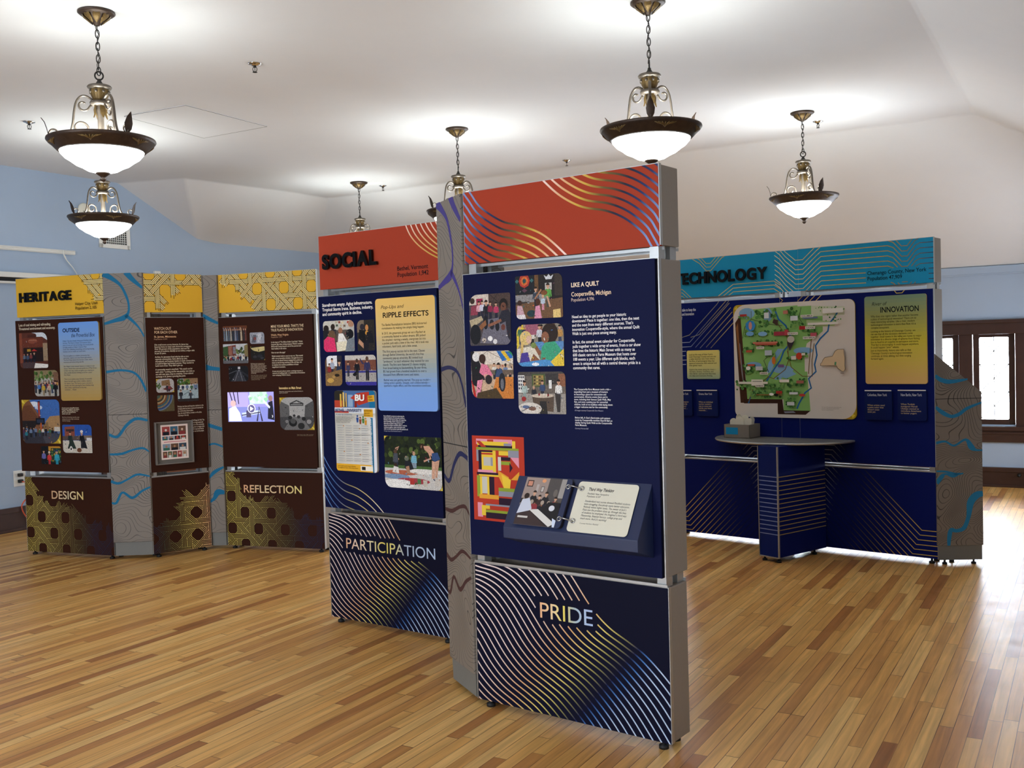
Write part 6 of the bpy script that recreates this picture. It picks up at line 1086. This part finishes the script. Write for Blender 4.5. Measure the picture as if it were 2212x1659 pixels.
LAMPS = [(RM(3.638, -4.657, ZC), 202, 'largest bronze bowl pendant light, upper left of the room, above a farther one'), (RM(5.225, -2.113, ZC), 262, 'bronze bowl pendant light hanging above the orange header with wave lines'), (RM(8.451, -2.078, ZC), 164, 'bronze bowl pendant light hanging at right, above the blue TECHNOLOGY kiosk'), (RM(7.209, -4.673, ZC), 93, 'bronze pendant light whose bowl is partly hidden behind the grey pillar and orange header'), (RM(8.773, -6.994, ZC), 278, 'farthest bronze pendant light, bowl hidden behind the SOCIAL header'), (RM(5.537, -7.105, ZC), 112, 'bronze bowl pendant light before the blue wall and vent, lower of the two at left')]
for i, (p, rz, lab) in enumerate(LAMPS):
    l = lamp0 if i == 0 else copy_tree(lamp0)
    l.location = p; l.rotation_euler.z = math.radians(rz); l['label'] = lab; l['group'] = 'pendant bowl lights'

# ================================================================ fire sprinklers
def make_sprinkler():
    R_ = empty('fire_sprinkler', (0, 0, 0), 'x', 'sprinkler', 'fire sprinklers on the ceiling')
    b = MB(); b.lathe([(0, 0), (0.044, 0), (0.045, -0.004), (0.036, -0.008), (0.022, -0.012), (0.02, -0.016), (0, -0.016)], 28); b.build('escutcheon', M['chrome'], R_)
    b = MB(); b.lathe([(0, -0.014), (0.01, -0.014), (0.009, -0.026), (0, -0.026)], 14)
    for s in (-1, 1): b.tube([(s * 0.009, 0, -0.024), (s * 0.014, 0, -0.034), (s * 0.012, 0, -0.046), (s * 0.004, 0, -0.054)], 0.0024, 6)
    b.build('frame_arms', M['iron'], R_)
    b = MB(); b.tube([(0, 0, -0.026), (0, 0, -0.05)], 0.0022, 6); b.build('trigger_bulb', M['iron'], R_)
    b = MB(); b.lathe([(0, -0.053), (0.015, -0.055), (0.015, -0.0575), (0, -0.0575)], 20); b.build('deflector', M['iron'], R_)
    return R_
sp0 = make_sprinkler()
for i, (u, v, lab) in enumerate(((4.829, -4.665, 'chrome fire sprinkler on the ceiling near the large left pendant, nearest one'), (4.957, -7.192, 'chrome fire sprinkler on the ceiling at the left edge of the photo'), (9.114, -6.923, 'fire sprinkler on the ceiling beside the farthest pendant'), (9.076, -4.581, 'fire sprinkler on the ceiling above the orange header, between two pendants'), (8.871, -2.049, 'fire sprinkler on the ceiling just right of the right-hand pendant'))):
    l = sp0 if i == 0 else copy_tree(sp0); l.location = RM(u, v, ZC); l.rotation_euler.z = 0.5 * i; l['label'] = lab

# ================================================================ things on the left wall and ceiling
def lw(u, n, z): return RM(u, VL + n, z)
b = MB(lambda u, v, z: RM(u, v, z)); hp = [(5.26, -6.46), (5.30, -5.83), (6.17, -5.85), (6.165, -6.575)]
b.prism(hp, ZC - 0.006, ZC + 0.002); tag(b.build('ceiling_hatch', M['ceil']), 'flush white access hatch in the ceiling right of the large left pendant', 'hatch')
b = MB(lambda u, v, z: RM(u, v, z)); r = 0.0016
ht = bpy.data.objects['ceiling_hatch']
b.tube([(u, v, ZC - 0.006) for u, v in hp], r, 6, closed=True); b.build('hatch_edge', M['plinth'], ht)
def rail_prof(u0, u1, z, d, h): return [(0, z - h / 2), (d * 0.7, z - h / 2), (d, z - h / 4), (d * 0.75, z), (d, z + h / 4), (d * 0.7, z + h / 2), (0, z + h / 2)]
b = MB(lw)
pr = rail_prof(0, 0, 2.709, 0.03, 0.042); lo = [b.P((4.4, n, z)) for n, z in pr]; hi = [b.P((6.605, n, z)) for n, z in pr]
for k in range(len(pr)): b.face([lo[k], lo[(k + 1) % 7], hi[(k + 1) % 7], hi[k]])
b.face(hi); b.face(lo[::-1]); tag(b.build('wall_track', M['white']), 'upper white ridged track on the blue wall with a cord hanging from it', 'track')
b = MB(lw); b.tube([(6.46, 0.04, 2.728), (6.46, 0.037, 2.69), (6.48, 0.03, 2.66), (6.50, 0.026, 2.63), (6.57, 0.022, 2.56), (6.62, 0.02, 2.49)], [0.004, 0.004, 0.008, 0.005, 0.005, 0.005], 8); tag(b.build('pull_cord', M['white']), 'pale cord hanging from the white wall track', 'cord')
SCN = empty('projection_screen', lw(5.6, 0, 2.40), 'white housing of a rolled-up projection screen on the blue wall, behind the HERITAGE sign', 'projection screen')
b = MB(lw); b.box(4.4, 6.78, 0.0, 0.075, 2.425, 2.475); b.box(4.4, 6.78, 0.0, 0.02, 2.375, 2.43); b.build('housing', M['white'], SCN, bevel=0.004)
b = MB(lw); b.box(4.42, 6.77, 0.02, 0.06, 2.39, 2.43); b.build('slot', M['dark'], SCN)
b = MB(lw); b.tube([(4.42, 0.05, 2.378), (6.77, 0.05, 2.378)], 0.013, 10); b.build('bottom_bar', M['white'], SCN)
VT = empty('vent_grille', lw(7.1, 0, 2.97), 'white metal air vent grille on the blue wall behind the left pendants', 'vent')
u0, u1, z0, z1 = 6.908, 7.298, 2.79, 3.158; f_ = 0.045
b = MB(lw); b.box(u0, u1, 0, 0.012, z0, z0 + f_); b.box(u0, u1, 0, 0.012, z1 - f_, z1); b.box(u0, u0 + f_, 0, 0.012, z0, z1); b.box(u1 - f_, u1, 0, 0.012, z0, z1); b.build('frame', M['white'], VT, bevel=0.003)
b = MB(lw); b.box(u0 + 0.01, u1 - 0.01, 0.0005, 0.002, z0 + 0.01, z1 - 0.01); b.build('duct', M['dark'], VT)
b = MB(lw); m = 12
for k in range(1, m): u = u0 + f_ + (u1 - u0 - 2 * f_) * k / m; b.box(u - 0.0025, u + 0.0025, 0.003, 0.009, z0 + f_, z1 - f_)
for k in range(1, m): z = z0 + f_ + (z1 - z0 - 2 * f_) * k / m; b.box(u0 + f_, u1 - f_, 0.004, 0.0085, z - 0.0025, z + 0.0025)
b.build('eggcrate_grid', M['white'], VT)
AL = empty('smoke_alarm', lw(6.74, 0, 3.16), 'round cream alarm on the blue wall behind the lower left pendant', 'alarm')
b = MB(lambda x, y, z: lw(6.74 + x, z, 3.16 + y)); b.lathe([(0, 0), (0.068, 0), (0.07, 0.012), (0.062, 0.028), (0.03, 0.036), (0, 0.037)], 32); b.build('housing', M['cream'], AL)
b = MB(lambda x, y, z: lw(6.74 + x, z, 3.16 + y)); b.tube([(-0.03 + 0.06 * k / 8, -0.018 - 0.008 * math.sin(math.pi * k / 8), 0.036) for k in range(9)], 0.003, 6); b.build('slot', M['dark'], AL)
SE = empty('motion_sensor', lw(7.625, 0, 2.50), 'small white sensor box on the blue wall just above the yellow header', 'sensor')
b = MB(lw); b.box(7.585, 7.665, 0, 0.04, 2.43, 2.58); b.build('housing', M['white'], SE, bevel=0.006)
b = MB(lw); b.box(7.60, 7.65, 0.04, 0.043, 2.45, 2.49); b.build('lens', M['cream'], SE)
OT = empty('wall_outlet', lw(5.89, 0, 0.5), 'white wall outlet with two black plugs beside the HERITAGE kiosk', 'outlet')
b = MB(lw); b.box(5.84, 5.965, 0, 0.007, 0.425, 0.578); b.build('cover_plate', M['white'], OT, bevel=0.003)
for z in (0.535, 0.475):
    b = MB(lambda x, y, zz, z=z: lw(5.895 + x, zz, z + y)); b.lathe([(0, 0.006), (0.02, 0.006), (0.02, 0.009), (0, 0.009)], 16); b.build('socket', M['cream'], OT)
    b = MB(lw); b.box(5.875, 5.92, 0.008, 0.04, z - 0.016, z + 0.016); tag(b.build('plug', M['black'], None, bevel=0.006), 'upper black plug in the white wall outlet' if z > 0.5 else 'lower black plug in the white wall outlet', 'plug', 'plugs in the wall outlet')
b = MB(lw); b.tube(smooth_line([(5.90, 0.035, 0.470), (5.94, 0.05, 0.455), (5.99, 0.05, 0.40), (5.97, 0.05, 0.34), (5.89, 0.05, 0.26), (5.885, 0.05, 0.20), (5.93, 0.05, 0.12), (6.02, 0.06, 0.03), (6.1, 0.08, 0.008), (6.5, 0.2, 0.008)], 5), 0.0055, 8); tag(b.build('extension_cord', M['orange']), 'orange cord hanging from the wall outlet to the floor', 'cord')
DS = empty('door_stop', RM(UW - 0.03, -0.70, 0.12), 'small black doorstop on the dark baseboard at the right edge of the photo', 'doorstop')
b = MB(lambda x, y, z: RM(UW - 0.03 - z, -0.70 + x, 0.135 + y)); b.lathe([(0, 0), (0.02, 0), (0.02, 0.006), (0.009, 0.012), (0.009, 0.05), (0, 0.05)], 14); b.build('stem', M['iron'], DS)
b = MB(lambda x, y, z: RM(UW - 0.03 - z, -0.70 + x, 0.135 + y)); b.lathe([(0, 0.048), (0.014, 0.048), (0.016, 0.056), (0.014, 0.068), (0, 0.07)], 14); b.build('rubber_tip', M['black'], DS)
bpy.data.objects.remove(_fo); bpy.data.curves.remove(_fontcurve)
